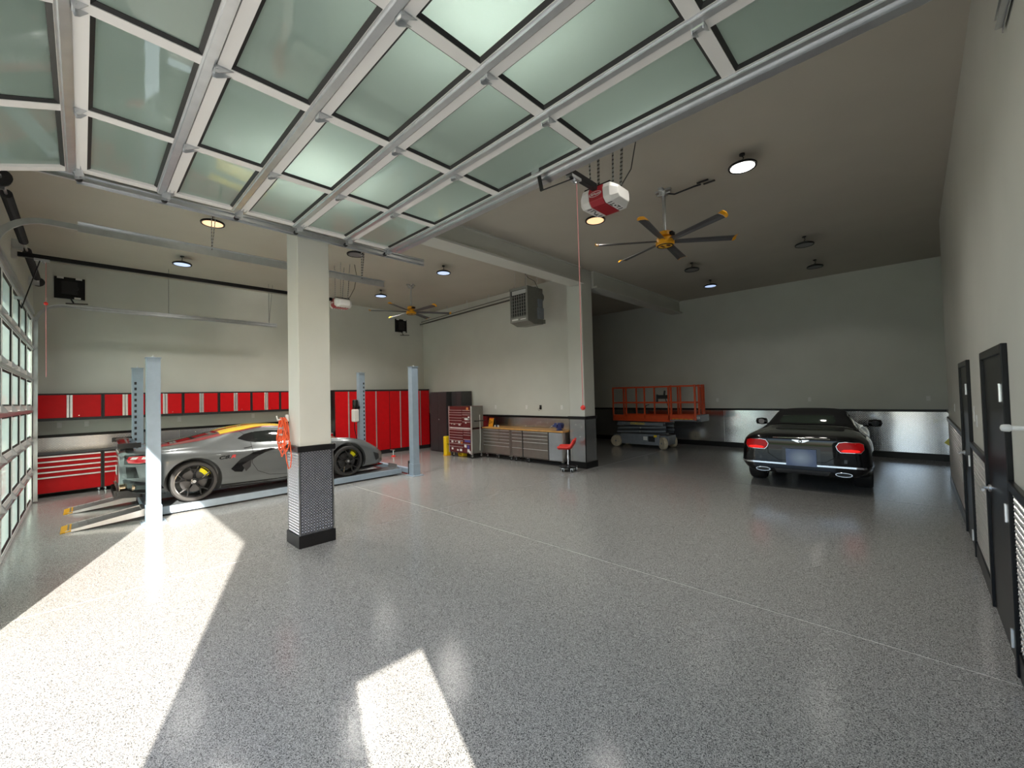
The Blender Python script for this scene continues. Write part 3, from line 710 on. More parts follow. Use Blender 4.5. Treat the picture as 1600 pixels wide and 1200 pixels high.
outlet((XR, 9.43, 1.49), 'x-', 'white switch plate beyond far black door'); outlet((XR, 6.18, 1.49), 'x-', 'white switch plate between black doors')
outlet((XR, 6.42, 1.55), 'x-', 'white switch plate at frame of far black door', None, .06, .16)

# ------------------------------------------------------------------ red cabinets on the left wall
UX, BX = -12.95, -12.70
ub = [-.70, .31, 1.04, 1.72, 2.455, 3.19, 3.90, 4.60, 5.30]
upl = ['nearest closed garage door', 'second from closed door behind lift posts', 'third from closed door just past tall lift post', 'fourth from closed door above grey car tail', 'fifth from closed door above grey car roof', 'sixth from closed door before near column', 'first of two hidden behind near column', 'second of two hidden behind near column']
for i in range(8):
    y0, y1 = ub[i], ub[i+1]; wd = y1-y0
    t = thing('wall_cabinet', (XL, (y0+y1)/2, 1.54), 'red two door wall cabinet '+upl[i], 'cabinet', 'red wall cabinets')
    d = UX-XL; h = .575
    obj('body', MB().box(.005, d-.02, -wd/2+.002, wd/2-.002, 0, h), M_cabblack, t, bevel=.003)
    obj('valance', MB().box(d-.03, d-.005, -wd/2+.002, wd/2-.002, 0, .055).box(d-.03, d-.005, -wd/2+.002, wd/2-.002, h-.03, h), M_cabblack, t)
    for s in (-1, 1):
        a, b = sorted((s*(wd/2-.03), s*.004))
        dr = obj('door', box(d-.02, d, a, b, .06, h-.035), M_red, t, bevel=.004)
        a, b = sorted((s*.004, s*.045))
        obj('handle', MB().box(d, d+.018, a, b, .06, h-.035), M_alum, dr, bevel=.005)
        if s > 0: obj('lock', MB().cyl((d, .14, .1), (d+.006, .14, .1), .009, 8), M_chrome, dr)
bb = [-.70, .30, 1.04, 1.77, 2.48, 3.19, 3.90, 4.60, 5.30]
bpl = ['nearest closed garage door', 'second from closed door beside grey car tail', 'third from closed door behind grey car', 'fourth from closed door behind grey car', 'fifth from closed door behind grey car', 'sixth from closed door behind grey car', 'seventh from closed door behind near column', 'beside tall red lockers behind near column']
for i in range(8):
    y0, y1 = bb[i], bb[i+1]; wd = y1-y0
    t = thing('drawer_cabinet', (XL, (y0+y1)/2, 0), 'red five drawer base cabinet '+bpl[i], 'cabinet', 'red drawer base cabinets')
    d = BX-XL
    obj('body', MB().box(.03, d-.02, -wd/2+.002, wd/2-.002, .075, .85), M_cabblack, t)
    obj('frame', MB().box(d-.02, d-.004, -wd/2+.002, -wd/2+.03, .075, .85).box(d-.02, d-.004, wd/2-.03, wd/2-.002, .075, .85), M_cabblack, t)
    obj('counter_top', box(.03, d+.01, -wd/2, wd/2, .85, .875), M_darkgrey, t, bevel=.004)
    zz = [.84, .735, .63, .525, .42, .085]
    for k in range(5):
        dr = obj('drawer', box(d-.02, d, -wd/2+.03, wd/2-.03, zz[k+1]+.006, zz[k]), M_red, t, bevel=.003)
        obj('handle', MB().box(d, d+.02, -wd/2+.03, wd/2-.03, zz[k]-.034, zz[k]-.002), M_alum, dr, bevel=.006)
    for s in (-1, 1):
        for x in (.08, d-.06): obj('foot', MB().cyl((x, s*(wd/2-.05), .02), (x, s*(wd/2-.05), .08), .012, 8).lathe([(.03, 0), (.03, .012), (.012, .022)], (x, s*(wd/2-.05), 0), 'z', 10), M_chrome, t)
tb = [5.345, 6.24, 7.18, 8.03, 8.77]
tpl = ['first past near column', 'second past near column behind lift post', 'third past near column between lift posts', 'last in corner behind far lift post']
for i in range(4):
    y0, y1 = tb[i], tb[i+1]; wd = y1-y0
    t = thing('locker', (XL, (y0+y1)/2, 0), 'tall red two door locker '+tpl[i], 'locker', 'tall red lockers')
    d = BX-XL; h = 2.125
    obj('body', MB().box(.03, d-.02, -wd/2+.002, wd/2-.002, .0, h), M_cabblack, t, bevel=.003)
    obj('cornice', box(.03, d+.005, -wd/2+.001, wd/2-.001, h-.05, h), M_cabblack, t)
    for s in (-1, 1):
        a, b = sorted((s*(wd/2-.012), s*.004))
        dr = obj('door', box(d-.02, d, a, b, .13, h-.055), M_red, t, bevel=.004)
        if s < 0: obj('handle', box(d, d+.02, -.045, -.006, .13, h-.055), M_alum, dr, bevel=.006)
        else: obj('lock', MB().cyl((d, .22, 1.02), (d+.006, .22, 1.02), .01, 8), M_chrome, dr)

# ------------------------------------------------------------------ charcoal cabinets by the corner
for x0, x1, lb, kp in ((-12.0, -11.06, 'charcoal steel cabinet in corner beside red lockers', .60), (-11.03, -10.50, 'charcoal steel cabinet behind maroon tool chest', .42)):
    t = thing('steel_cabinet', ((x0+x1)/2, YB-.03, 0), lb, 'cabinet', 'charcoal cabinets'); wd = x1-x0
    obj('body', box(-wd/2, wd/2, -kp, 0, .0, 2.0), M_darkgrey, t, bevel=.006)
    for s in (-1, 1):
        a, b = sorted((s*(wd/2-.012), s*.003))
        dr = obj('door', box(a, b, -kp-.02, -kp, .05, 1.96), M_darkgrey, t, bevel=.004)
        if s > 0: obj('lock', MB().lathe([(.022, 0), (.022, -.012), (.008, -.03)], (.06, -kp-.02, 1.08), 'y', 12), M_chrome, dr)

# ------------------------------------------------------------------ casters
def caster(parent, x, y, r=.05, mt_=None):
    c = obj('caster', MB().cyl((x-.018, y, r), (x+.018, y, r), r, 16), mt_ or M_rubber, parent)
    obj('fork', MB().box(x-.03, x+.03, y-.035, y+.035, r*2+.004, r*2+.016).box(x-.026, x-.021, y-.02, y+.02, r-.01, r*2+.01).box(x+.021, x+.026, y-.02, y+.02, r-.01, r*2+.01), M_galv, c)
    obj('hub', MB().cyl((x-.021, y, r), (x+.021, y, r), r*.55, 12), M_plastic, c)
    return c
# ------------------------------------------------------------------ maroon tool chest
t = thing('tool_chest', (-9.90, 7.92, 0), 'maroon rolling tool chest covered with stickers', 'tool chest')
W2 = .52
obj('lower_box', box(-W2, W2, 0, .50, .14, .86), M_maroon, t, bevel=.008)
obj('upper_box', box(-W2, W2, .01, .48, .90, 1.54), M_maroon, t, bevel=.008)
obj('side_panel', MB().box(W2, W2+.006, .03, .49, .15, .85).box(W2, W2+.006, .03, .47, .91, 1.53), M_hgrey, t)
obj('corner_trim', MB().box(W2-.005, W2+.022, -.022, .02, .12, 1.545).box(-W2-.02, -W2+.005, -.022, .02, .12, 1.545), M_alum, t, bevel=.006)
obj('till', box(-W2+.02, W2-.02, -.012, .02, .855, .905), M_alum, t)
def drawers(rows, x0, x1, m_h):
    for z0, z1 in rows:
        dr = obj('drawer', box(x0, x1, -.018, 0, z0+.004, z1), M_maroon, t, bevel=.003)
        obj('handle', box(x0+.005, x1-.005, -.034, -.018, z1-.022, z1-.003), m_h, dr, bevel=.004)
lo = [.17, .33, .42, .52, .60, .68, .76, .84]
drawers(list(zip(lo[:-1], lo[1:])), -W2+.02, .16, M_alum)
drawers(list(zip([.17, .43, .57, .70, .77], [.43, .57, .70, .77, .84])), .18, W2-.02, M_alum)
hi = [.92, 1.03, 1.12, 1.20, 1.29, 1.36, 1.43]
drawers(list(zip(hi[:-1], hi[1:])), -W2+.02, .12, M_alum)
drawers(list(zip([.92, 1.09, 1.21, 1.30, 1.36], [1.09, 1.21, 1.30, 1.36, 1.43])), .14, W2-.02, M_alum)
stk = mat('sticker white', (.75, .75, .75), .5); stb = mat('sticker blue', (.08, .08, .32), .5); sto = mat('sticker orange', (.70, .25, .08), .5)
for x, z, w_, h_, mm in ((-.38, 1.0, .06, .035, stk), (-.25, 1.0, .08, .05, stk), (.0, .99, .09, .06, stk), (.36, 1.16, .24, .06, stk), (.30, 1.06, .07, .05, stk), (.38, 1.47, .1, .07, sto), (.44, 1.19, .07, .1, stk), (-.36, .25, .08, .06, stk), (-.1, .22, .08, .05, stk), (.05, .23, .10, .07, stk), (.36, .52, .26, .08, stb), (.26, .36, .10, .08, stk), (.40, .34, .09, .10, stb), (.40, .23, .09, .09, stk), (.47, .19, .06, .08, stk), (-.36, .47, .09, .07, stk), (-.2, .47, .05, .03, stk), (-.03, .46, .1, .06, stk), (.1, .45, .06, .05, sto)):
    obj('sticker', box(x-w_/2, x+w_/2, -.0215, -.0185, z-h_/2, z+h_/2), mm, t)
for i in range(13): obj('sticker', box(-.48+i*.073, -.43+i*.073, -.0145, -.0125, .865, .898), stk, t)
obj('push_handle', MB().tube([(W2+.01, .12, 1.1), (W2+.08, .12, 1.1), (W2+.08, .46, 1.1), (W2+.01, .46, 1.1)], .014, 8), M_black, t)
obj('side_rail', MB().tube([(W2+.05, .3, 1.28), (W2+.055, .3, .6), (W2+.03, .3, .22)], .008, 6), M_plastic, t)
for x in (-W2+.08, W2-.08):
    for y in (.08, .43): caster(t, x, y, .06)
t = thing('yellow_case', (-10.60, 7.95, 0), 'yellow upright case beside maroon tool chest', 'case')
obj('shell', MB().box(-.075, .075, -.09, .09, 0, .60), M_yel2, t, bevel=.02); obj('seam', MB().box(-.077, .077, -.004, .004, .01, .59), M_yellow, t)
obj('carry_handle', MB().tube([(.075, -.03, .36), (.12, -.03, .36), (.12, .03, .26), (.075, .03, .26)], .012), M_black, t); obj('foot', MB().box(-.08, .08, -.095, .095, 0, .03), M_yellow, t)
t = thing('yellow_case', (-10.10, 8.16, 0), 'small yellow case lying under maroon tool chest', 'case')
obj('shell', box(-.12, .12, -.09, .09, 0, .11), M_yel2, t, bevel=.02); obj('latch', MB().box(-.05, -.02, -.1, -.088, .05, .09).box(.02, .05, -.1, -.088, .05, .09), M_black, t)

# ------------------------------------------------------------------ stainless workbenches
def bench(x0, x1, label, cols, door=None):
    t = thing('rolling_workbench', ((x0+x1)/2, 8.37, 0), label, 'workbench', 'stainless rolling workbenches'); W_ = (x1-x0)/2; D_ = .55
    obj('carcass', box(-W_, W_, 0, D_, .13, .865), M_steel, t, bevel=.006)
    obj('corner_post', MB().box(-W_-.004, -W_+.025, -.02, .02, .12, .865).box(W_-.025, W_+.004, -.02, .02, .12, .865), M_steel, t, bevel=.004)
    obj('gap_shade', box(-W_+.026, W_-.026, -.002, .0, .14, .862), M_blackm, t)  # thin black sheet standing in for shade in the drawer gaps
    top = obj('worktop', box(-W_-.015, W_+.015, -.03, D_+.01, .868, .905), M_wood, t, bevel=.006)
    for a, b, rows in cols:
        for z0, z1 in zip(rows[:-1], rows[1:]):
            dr = obj('drawer', box(-W_+a+.006, -W_+b-.006, -.016, 0, z0+.004, z1-.002), M_steel, t, bevel=.003)
            obj('handle', box(-W_+a+.015, -W_+b-.012, -.038, -.016, z1-.026, z1-.008), M_alum, dr, bevel=.005)
    if door:
        dr = obj('door', box(-W_+door[0], -W_+door[1], -.018, 0, .15, .855), M_film, t, bevel=.003)
        obj('latch', MB().cyl((-W_+door[0]+.03, -.018, .6), (-W_+door[0]+.03, -.026, .6), .012, 8), M_chrome, dr)
    for x in (-W_+.08, W_-.08):
        for y in (.08, D_-.1): caster(t, x, y, .05)
    if len(cols) > 2 or door:
        caster(t, 0.1-W_+.45, .08, .05)
    return t
M_film = mat('grey film covered steel', (.36, .38, .41), .35, .3, noise=.12, nscale=3)
bench(-9.36, -8.21, 'narrower stainless drawer workbench beside tool chest', [(0.03, .70, [.50, .59, .68, .77, .855]), (.70, 1.12, [.50, .59, .68, .77, .855]), (.03, 1.12, [.15, .40, .50])])
bench(-8.18, -6.37, 'wider stainless workbench with grey door beside far column', [(.03, .42, [.15, .40, .58, .67, .76, .855]), (.45, 1.33, [.15, .40, .58, .67, .76, .855])], (1.36, 1.78))
# things on the bench
t = thing('vise', (-6.62, 8.55, .905), 'dark blue bench vise on workbench end', 'vise')
obj('base', MB().lathe([(.09, 0), (.09, .015), (.06, .03), (.05, .06)], (0, 0, 0), 'z', 18).box(-.08, .10, -.05, .05, .05, .11), M_blue, t, bevel=.005)
obj('fixed_jaw', MB().prism([(.0, .10), (.10, .10), (.10, .15), (.07, .19), (.0, .19)], 'y', -.07, .07), M_blue, t, bevel=.006)
obj('moving_jaw', MB().prism([(-.03, .19), (-.11, .19), (-.13, .14), (-.13, .08), (-.03, .08)], 'y', -.07, .07).box(-.2, -.1, -.035, .035, .09, .13), M_blue, t, bevel=.006)
obj('jaw_plate', MB().box(-.03, -.022, -.07, .07, .15, .195).box(-.008, 0, -.07, .07, .15, .195), M_galv, t)
obj('screw', MB().cyl((-.25, 0, .105), (-.03, 0, .105), .014, 10), M_galv, t); obj('handle', MB().cyl((-.24, -.10, .06), (-.24, .10, .15), .008, 8), M_galv, t)
t = thing('folding_sign', (-9.22, 8.62, .905), 'orange printed A frame sign on workbench', 'sign')
M_sign = mat('orange sign board', (.88, .36, .02), .5)
obj('front_board', MB().obox((0, -.045, .13), .19, .008, .265, Matrix.Rotation(R(-12), 3, 'X')), M_sign, t)
obj('back_board', MB().obox((.03, .045, .13), .17, .008, .265, Matrix.Rotation(R(12), 3, 'X')), M_blackm, t)
sg = MB(); 
for x, z, w_, h_ in ((0, .245, .15, .03),): sg.box(x-w_/2, x+w_/2, -.032, -.026, z-h_/2, z+h_/2)
obj('header', sg, mat('sign red', (.75, .10, .03), .5), t)
sg = MB()
for x, z, w_, h_ in ((-.05, .165, .035, .05), (.03, .155, .045, .02), (.0, .115, .05, .018), (.05, .118, .03, .018), (-.055, .10, .03, .05)):
    yy = -.05-(.13-z)*.21
    sg.box(x-w_/2, x+w_/2, yy-.0035, yy+.001, z-h_/2, z+h_/2)
obj('print', sg, mat('sign print', (.16, .06, .01), .5), t)
for x, y, lb, mm, r_ in ((-9.03, 8.55, 'small white bottle beside orange sign', M_plastic, .02), (-8.96, 8.58, 'small dark bottle beside orange sign', M_blue, .018), (-8.90, 8.56, 'small capped white jar beside orange sign', M_plastic, .022)):
    b = thing('bottle', (x, y, .905), lb, 'bottle', 'small bottles on the bench')
    obj('body', MB().lathe([(r_, 0), (r_, .045), (r_*.6, .055)], (0, 0, 0), 'z', 12), mm, b); obj('cap', MB().lathe([(r_*.6, .055), (r_*.6, .07)], (0, 0, 0), 'z', 10), M_black, b)
# ------------------------------------------------------------------ stool
t = thing('shop_stool', (-6.02, 8.08, 0), 'red tractor seat rolling stool before far column', 'stool', rz=R(28))
seat = MB(); nu, nv = 14, 10
V = []
for i in range(nu+1):
    for j in range(nv+1):
        u = i/nu*2-1; v = j/nv           # u across (x from left front lip), v
        x = -.24+.46*(i/nu); y = (v-.5)*2*.22*(1-.25*abs(u)**3)
        z = .595-.03*math.cos((v-.5)*math.pi)+.03*abs((v-.5)*2)**2
        tt = max(0, (i/nu-.62)/.38); z += .17*tt**1.3; x -= .07*tt
        if i == 0: z -= .02
        V.append((x, y, z))
F = [(i*(nv+1)+j, (i+1)*(nv+1)+j, (i+1)*(nv+1)+j+1, i*(nv+1)+j+1) for i in range(nu) for j in range(nv)]
seat.add(V, F); so_ = obj('seat', seat, M_stoolred, t, smooth=True)
sd = so_.modifiers.new('thick', 'SOLIDIFY'); sd.thickness = .06; sd.offset = -1; sb = so_.modifiers.new('sub', 'SUBSURF'); sb.levels = 1; sb.render_levels = 1
obj('post', MB().cyl((0, 0, .12), (0, 0, .56), .02, 14).cyl((0, 0, .30), (0, 0, .38), .03, 14), M_chrome, t, smooth=40)
obj('swivel', MB().box(-.09, .09, -.07, .07, .545, .56), M_black, t)
obj('tray', MB().lathe([(.05, .10), (.20, .09), (.22, .12), (.21, .12), (.19, .10), (.05, .12)], (0, 0, 0), 'z', 28), M_black, t, smooth=35)
for k in range(5):
    a = 2*math.pi*k/5+.3; caster(t, .18*math.cos(a), .18*math.sin(a), .035, M_black)
# ------------------------------------------------------------------ four post lift
t = thing('car_lift', (-9.95, 3.13, 0), 'blue grey four post car lift under grey sports car', 'car lift')
PX, PY, PH = 1.345, 2.36, 2.57
for sx in (-1, 1):
    for sy in (-1, 1):
        x, y = sx*PX, sy*PY
        m = MB(); a = .085
        m.box(x-a, x+a, y-a, y+a, 0, PH)
        p = obj('post', m, M_lift, t, bevel=.008)
        obj('base_plate', MB().box(x-.17, x+.17, y-.15, y+.15, 0, .012).box(x-a-.01, x+a+.01, y-a-.01, y+a+.01, .012, .28), M_lift, p, bevel=.004)
        obj('cap', MB().box(x-a-.01, x+a+.01, y-a-.01, y+a+.01, PH, PH+.012), M_lift, p)
        obj('cable_bolt', MB().cyl((x+.03, y, PH), (x+.03, y, PH+.045), .012, 8).cyl((x+.03, y, PH+.012), (x+.03, y, PH+.028), .022, 6), M_galv, p)
        for bx in (-.14, .14): obj('anchor_bolt', MB().cyl((x+bx, y-.11, .012), (x+bx, y-.11, .035), .012, 6).cyl((x+bx, y+.11, .012), (x+bx, y+.11, .035), .012, 6), M_galv, p)
        if sx < 0:
            for k in range(17):
                z = .45+k*.112
                yy = y+sy*.045 if sy > 0 else y-.035
                obj('slot', box(x+a-.002, x+a+.0015, yy-.018, yy+.018, z, z+.055), M_blackm, p)
        else:
            obj('lift_cable', MB().cyl((x-a-.02, y-.02*sy, .1), (x-a-.02, y-.02*sy, PH-.02), .006, 6), M_galv, p)
            obj('decal', box(x-.03, x+.03, y-a-.002, y-a, .14, .24) if sy > 0 else box(x+a, x+a+.002, y-.03, y+.03, .16, .22), M_plastic, p)
RW = ((.50, 1.00), (-1.00, -.50))
for a, b in RW:
    r_ = obj('runway', box(a, b, -2.36, 2.22, .03, .15), M_lift, t, bevel=.006)
    obj('tread', box(a+.02, b-.02, -2.34, 2.2, .15, .153), M_liftdark if 'M_liftdark' in globals() else mat('runway tread', (.10, .11, .12), .5, noise=.15, nscale=20), r_)
    obj('wheel_stop', MB().bar(((a+b)/2-.2, 2.12, .20), ((a+b)/2+.2, 2.12, .20), .012, .11), M_alum, r_)
for sy in (-1, 1):
    c = obj('cross_beam', MB().box(-PX+.09, PX-.09, sy*PY-.055, sy*PY+.055, .035, .145), M_lift, t, bevel=.005)
    for sx in (-1, 1): obj('safety_lock', MB().box(sx*PX-sx*.12-.035, sx*PX-sx*.12+.035, sy*PY-.09, sy*PY+.09, .03, .34), M_blackm, c, bevel=.01)
# power unit on the far post
obj('power_unit', MB().lathe([(.06, 0), (.075, .01), (.075, .18), (.05, .20)], (-PX+.04, PY-.19, 1.62), 'z', 18).box(-PX-.04, -PX+.12, PY-.24, PY-.085, 1.56, 1.63), M_black, t, bevel=.006)
obj('oil_reservoir', MB().box(-PX-.05, -PX+.13, PY-.27, PY-.12, 1.20, 1.55), M_plastic, t, bevel=.03, segs=3)
obj('hydraulic_hose', MB().tube([(-PX, PY-.2, 1.22), (-PX+.05, PY-.22, 1.0), (-PX+.1, PY-.18, .7), (-PX+.05, PY-.12, .3)], .012), M_black, t)
M_ramp = mat('dull aluminium ramp', (.30, .29, .29), .5, .6, noise=.15, nscale=14)
# approach ramps: things of their own
for a, b, lb in ((.50, 1.00, 'aluminium approach ramp nearest camera with yellow tip'), (-1.0, -.50, 'far aluminium approach ramp with yellow tip by cabinets')):
    r_ = thing('approach_ramp', (-9.95+(a+b)/2, .69, 0), lb, 'ramp', 'lift approach ramps'); hw = .235; L = .87
    obj('deck', MB().prism([(0, .105), (0, .145), (-L, .02), (-L, 0)], 'x', -hw, hw), M_ramp, r_)
    obj('side_rail', MB().prism([(0, .06), (0, .165), (-L, .03), (-L, 0)], 'x', -hw-.006, -hw).prism([(0, .06), (0, .165), (-L, .03), (-L, 0)], 'x', hw, hw+.006), M_alum, r_)
    obj('tip', MB().prism([(-L+.06, .012), (-L+.06, .034), (-L-.05, .012), (-L-.05, 0)], 'x', -hw-.008, hw+.008), M_yellow, r_)
    for k in range(9): obj('cleat', MB().obox((0, -.08-k*.095, .134-.0134*k*.98+.004), hw*1.8, .018, .006, Matrix.Rotation(R(7.6), 3, 'X')), M_ramp, r_)
    obj('hinge_plate', MB().box(-hw, hw, -.03, .012, .12, .17), M_galv, r_)
# jack at the end of the runway
t = thing('jack_stand', (-11.85, 6.80, 0), 'chrome stand with red foot before red lockers', 'jack stand')
obj('foot', MB().lathe([(.07, 0), (.07, .02), (.035, .04)], (0, 0, 0), 'z', 16), M_stoolred, t); obj('column', MB().cyl((0, 0, .03), (0, 0, .19), .022, 12), M_chrome, t); obj('pad', MB().box(-.16, .05, -.03, .03, .19, .21), M_galv, t, bevel=.005)

# ------------------------------------------------------------------ hose on the near column
t = thing('air_hose', (-5.95, 1.87, 1.25), 'coiled orange air hose hung on near column', 'hose')
for k in range(9):
    wx = random.uniform(.10, .26); hz = random.uniform(.17, .27); cx = random.uniform(-.10, .08); yo = -.03-.012*(k % 4)
    P = []
    for i in range(29):
        a = 2*math.pi*i/28; pin = .30+.70*(1-(math.sin(a)+1)/2)**.8
        P.append((cx*(1-(math.sin(a)+1)/2)+wx*pin*math.cos(a), yo+.012*math.sin(2*a+k), .385-hz+hz*math.sin(a)))
    obj('coil', MB().tube(P, .0062, 6), M_hose, t, smooth=True)
P = [(.02, -.03, .12), (.04, -.035, -.05), (.07, -.03, -.18), (.14, -.03, -.27), (.21, -.03, -.24), (.25, -.03, -.10), (.20, -.03, .08)]
obj('tail', MB().tube(P, .007, 6), M_hose, t, smooth=True)
obj('hook', MB().box(-.03, .02, -.012, .014, .33, .42).tube([(-.005, -.01, .37), (-.005, -.11, .36), (-.005, -.12, .41)], .01, 8), M_plastic, t)
obj('fitting', MB().cyl((-.12, -.05, .16), (-.05, -.05, .16), .014, 8).cyl((-.10, -.06, .24), (-.02, -.06, .25), .012, 8).cyl((-.16, -.06, .05), (-.06, -.06, .055), .013, 8), M_alum, t)

# ------------------------------------------------------------------ scissor lift
t = thing('scissor_lift', (-6.60, 13.12, 0), 'orange railed scissor lift parked at rear wall', 'scissor lift')
SW = .36
ch = obj('chassis', MB().box(-.66, .70, -SW, SW, .11, .46), M_scissor, t, bevel=.01)
obj('access_panel', MB().box(-.55, .30, -SW-.006, -SW, .14, .42), M_scissor, ch); obj('control_recess', box(.33, .55, -SW-.004, -SW+.002, .22, .40), M_blackm, ch)
obj('decal', box(.16, .30, -SW-.009, -SW-.006, .26, .38), M_plastic, ch); obj('warning_decal', box(.52, .62, -SW-.006, -SW, .37, .44), M_yel2, ch)
for x in (-.82, .82):
    for s in (-1, 1):
        st_ = Matrix.Translation((x, s*SW, .19)) @ Matrix.Rotation(R(-36 if x > 0 else 0), 4, 'Z') @ Matrix.Translation((-x, -s*SW, -.19))
        wv = obj('wheel', xform(MB().lathe([(.10, -.06), (.185, -.06), (.19, -.045), (.19, .045), (.185, .06), (.10, .06)], (x, s*SW, .19), 'y', 28), st_), M_cream, t, smooth=40)
        obj('rim', xform(MB().lathe([(.02, -.05), (.10, -.055), (.10, .055), (.02, .05)], (x, s*SW, .19), 'y', 20), st_), M_cream, wv)
        obj('hub', xform(MB().cyl((x, s*SW-.065, .19), (x, s*SW+.065, .19), .03, 10), st_), M_scissor, wv)
    obj('axle', MB().cyl((x, -SW, .19), (x, SW, .19), .03, 10).box(x-.14, x+.14, -SW+.07, SW-.07, .13, .42), M_scissor, t)
M_scissor2 = mat('scissor dark enamel', (.07, .075, .09), .5)
for k in range(3):
    for s in (-1, 1):
        z0, z1 = .47+k*.125, .47+(k+1)*.125; y = s*(SW-.03-.03*(k % 2))
        for a, b in (((-.80, z0+.03), (.90, z1-.02)), ((.90, z0+.03), (-.80, z1-.02))):
            obj('scissor_arm', MB().bar((a[0], y+(0 if a[0] < 0 else -s*.045), a[1]), (b[0], y+(0 if a[0] < 0 else -s*.045), b[1]), .035, .058, (0, 0, 1)), M_scissor if a[0] < 0 else M_scissor2, t, bevel=.006)
        obj('pivot', MB().cyl((.05, y-.03, (z0+z1)/2), (.05, y+.03, (z0+z1)/2), .03, 10), M_galv, t)
pl = obj('platform', MB().box(-.93, 1.06, -SW-.02, SW+.02, .875, .95), M_orange, t, bevel=.006)
obj('extension_deck', MB().box(1.0, 1.95, -SW+.02, SW-.02, .91, .96), M_scissor, t, bevel=.005)
obj('toe_board', MB().box(-.93, 1.06, -SW-.02, -SW-.005, .95, 1.08).box(-.93, 1.06, SW+.005, SW+.02, .95, 1.08).box(1.06, 1.80, -SW, -SW+.015, .96, 1.10).box(1.06, 1.80, SW-.015, SW, .96, 1.10), M_orange, t)
gk = MB()
for k in range(5): gk.box(1.10+k*.14, 1.20+k*.14, -SW-.004, -SW, .965, .98)
obj('stripe', gk, M_yel2, t)
def post(x, y, z1=2.02, w_=.045): return obj('rail_post', MB().box(x-w_/2, x+w_/2, y-w_/2, y+w_/2, .95, z1), M_orange, t)
for s in (-1, 1):
    y = s*(SW-.0)
    for x in (-.91, -.42, .24, 1.04): post(x, y, 2.0, .04)
    for x in (1.12, 1.85): post(x, y, 2.02, .05)
    obj('top_rail', MB().box(-.93, 1.85, y-.025, y+.025, 1.965, 2.01), M_orange, t, bevel=.006)
    obj('mid_rail', MB().box(-.93, 1.85, y-.018, y+.018, 1.46, 1.495), M_orange, t, bevel=.004)
for x in (-.92, 1.85):
    obj('end_rail', MB().box(x-.02, x+.02, -SW, SW, 1.965, 2.01).box(x-.02, x+.02, -SW, SW, 1.46, 1.495), M_orange, t)
for y in (-.1, .18): post(1.87, y)
obj('gate_panel', box(1.86, 1.885, -.12, .06, 1.25, 1.95), M_orange, t)
obj('end_box', MB().box(1.83, 2.0, -SW+.02, SW-.02, .90, 1.10), M_scissor, t, bevel=.01)
tx = text_mb('MECBI', .085, .001, True); xform(tx, Matrix.Translation((1.905, -SW+.017, 1.02)) @ Matrix.Rotation(R(90), 4, 'X') @ Matrix.Scale(.55, 4, (1, 0, 0))); obj('lettering', tx, M_plastic, t)
obj('control_box', MB().box(.62, .98, -SW+.05, -SW+.18, 1.60, 1.72).cyl((.86, -SW+.11, 1.72), (.88, -SW+.11, 1.86), .03, 10).box(.62, .66, -SW+.04, -SW+.1, 1.5, 1.74), M_blackm, t, bevel=.008)
obj('control_cable', MB().tube([(.9, -SW+.1, 1.6), (.98, -SW+.1, 1.35), (.95, -SW+.1, 1.15), (1.0, -SW+.1, 1.0)], .012), M_blackm, t)
obj('manual_box', MB().tube([(-.05, .25, 1.2), (-.02, .25, 1.36), (.1, .25, 1.4)], .012), M_blackm, t)
obj('sign_strip', box(-.75, .85, -SW-.03, -SW+.0, .745, .84), M_scissor, t)
tx = text_mb('OTORZUSAO', .10, .001, True); xform(tx, Matrix.Translation((-.02, -SW-.032, .792)) @ Matrix.Rotation(R(90), 4, 'X') @ Matrix.Scale(.82, 4, (1, 0, 0))); obj('lettering', tx, M_yel2, t)
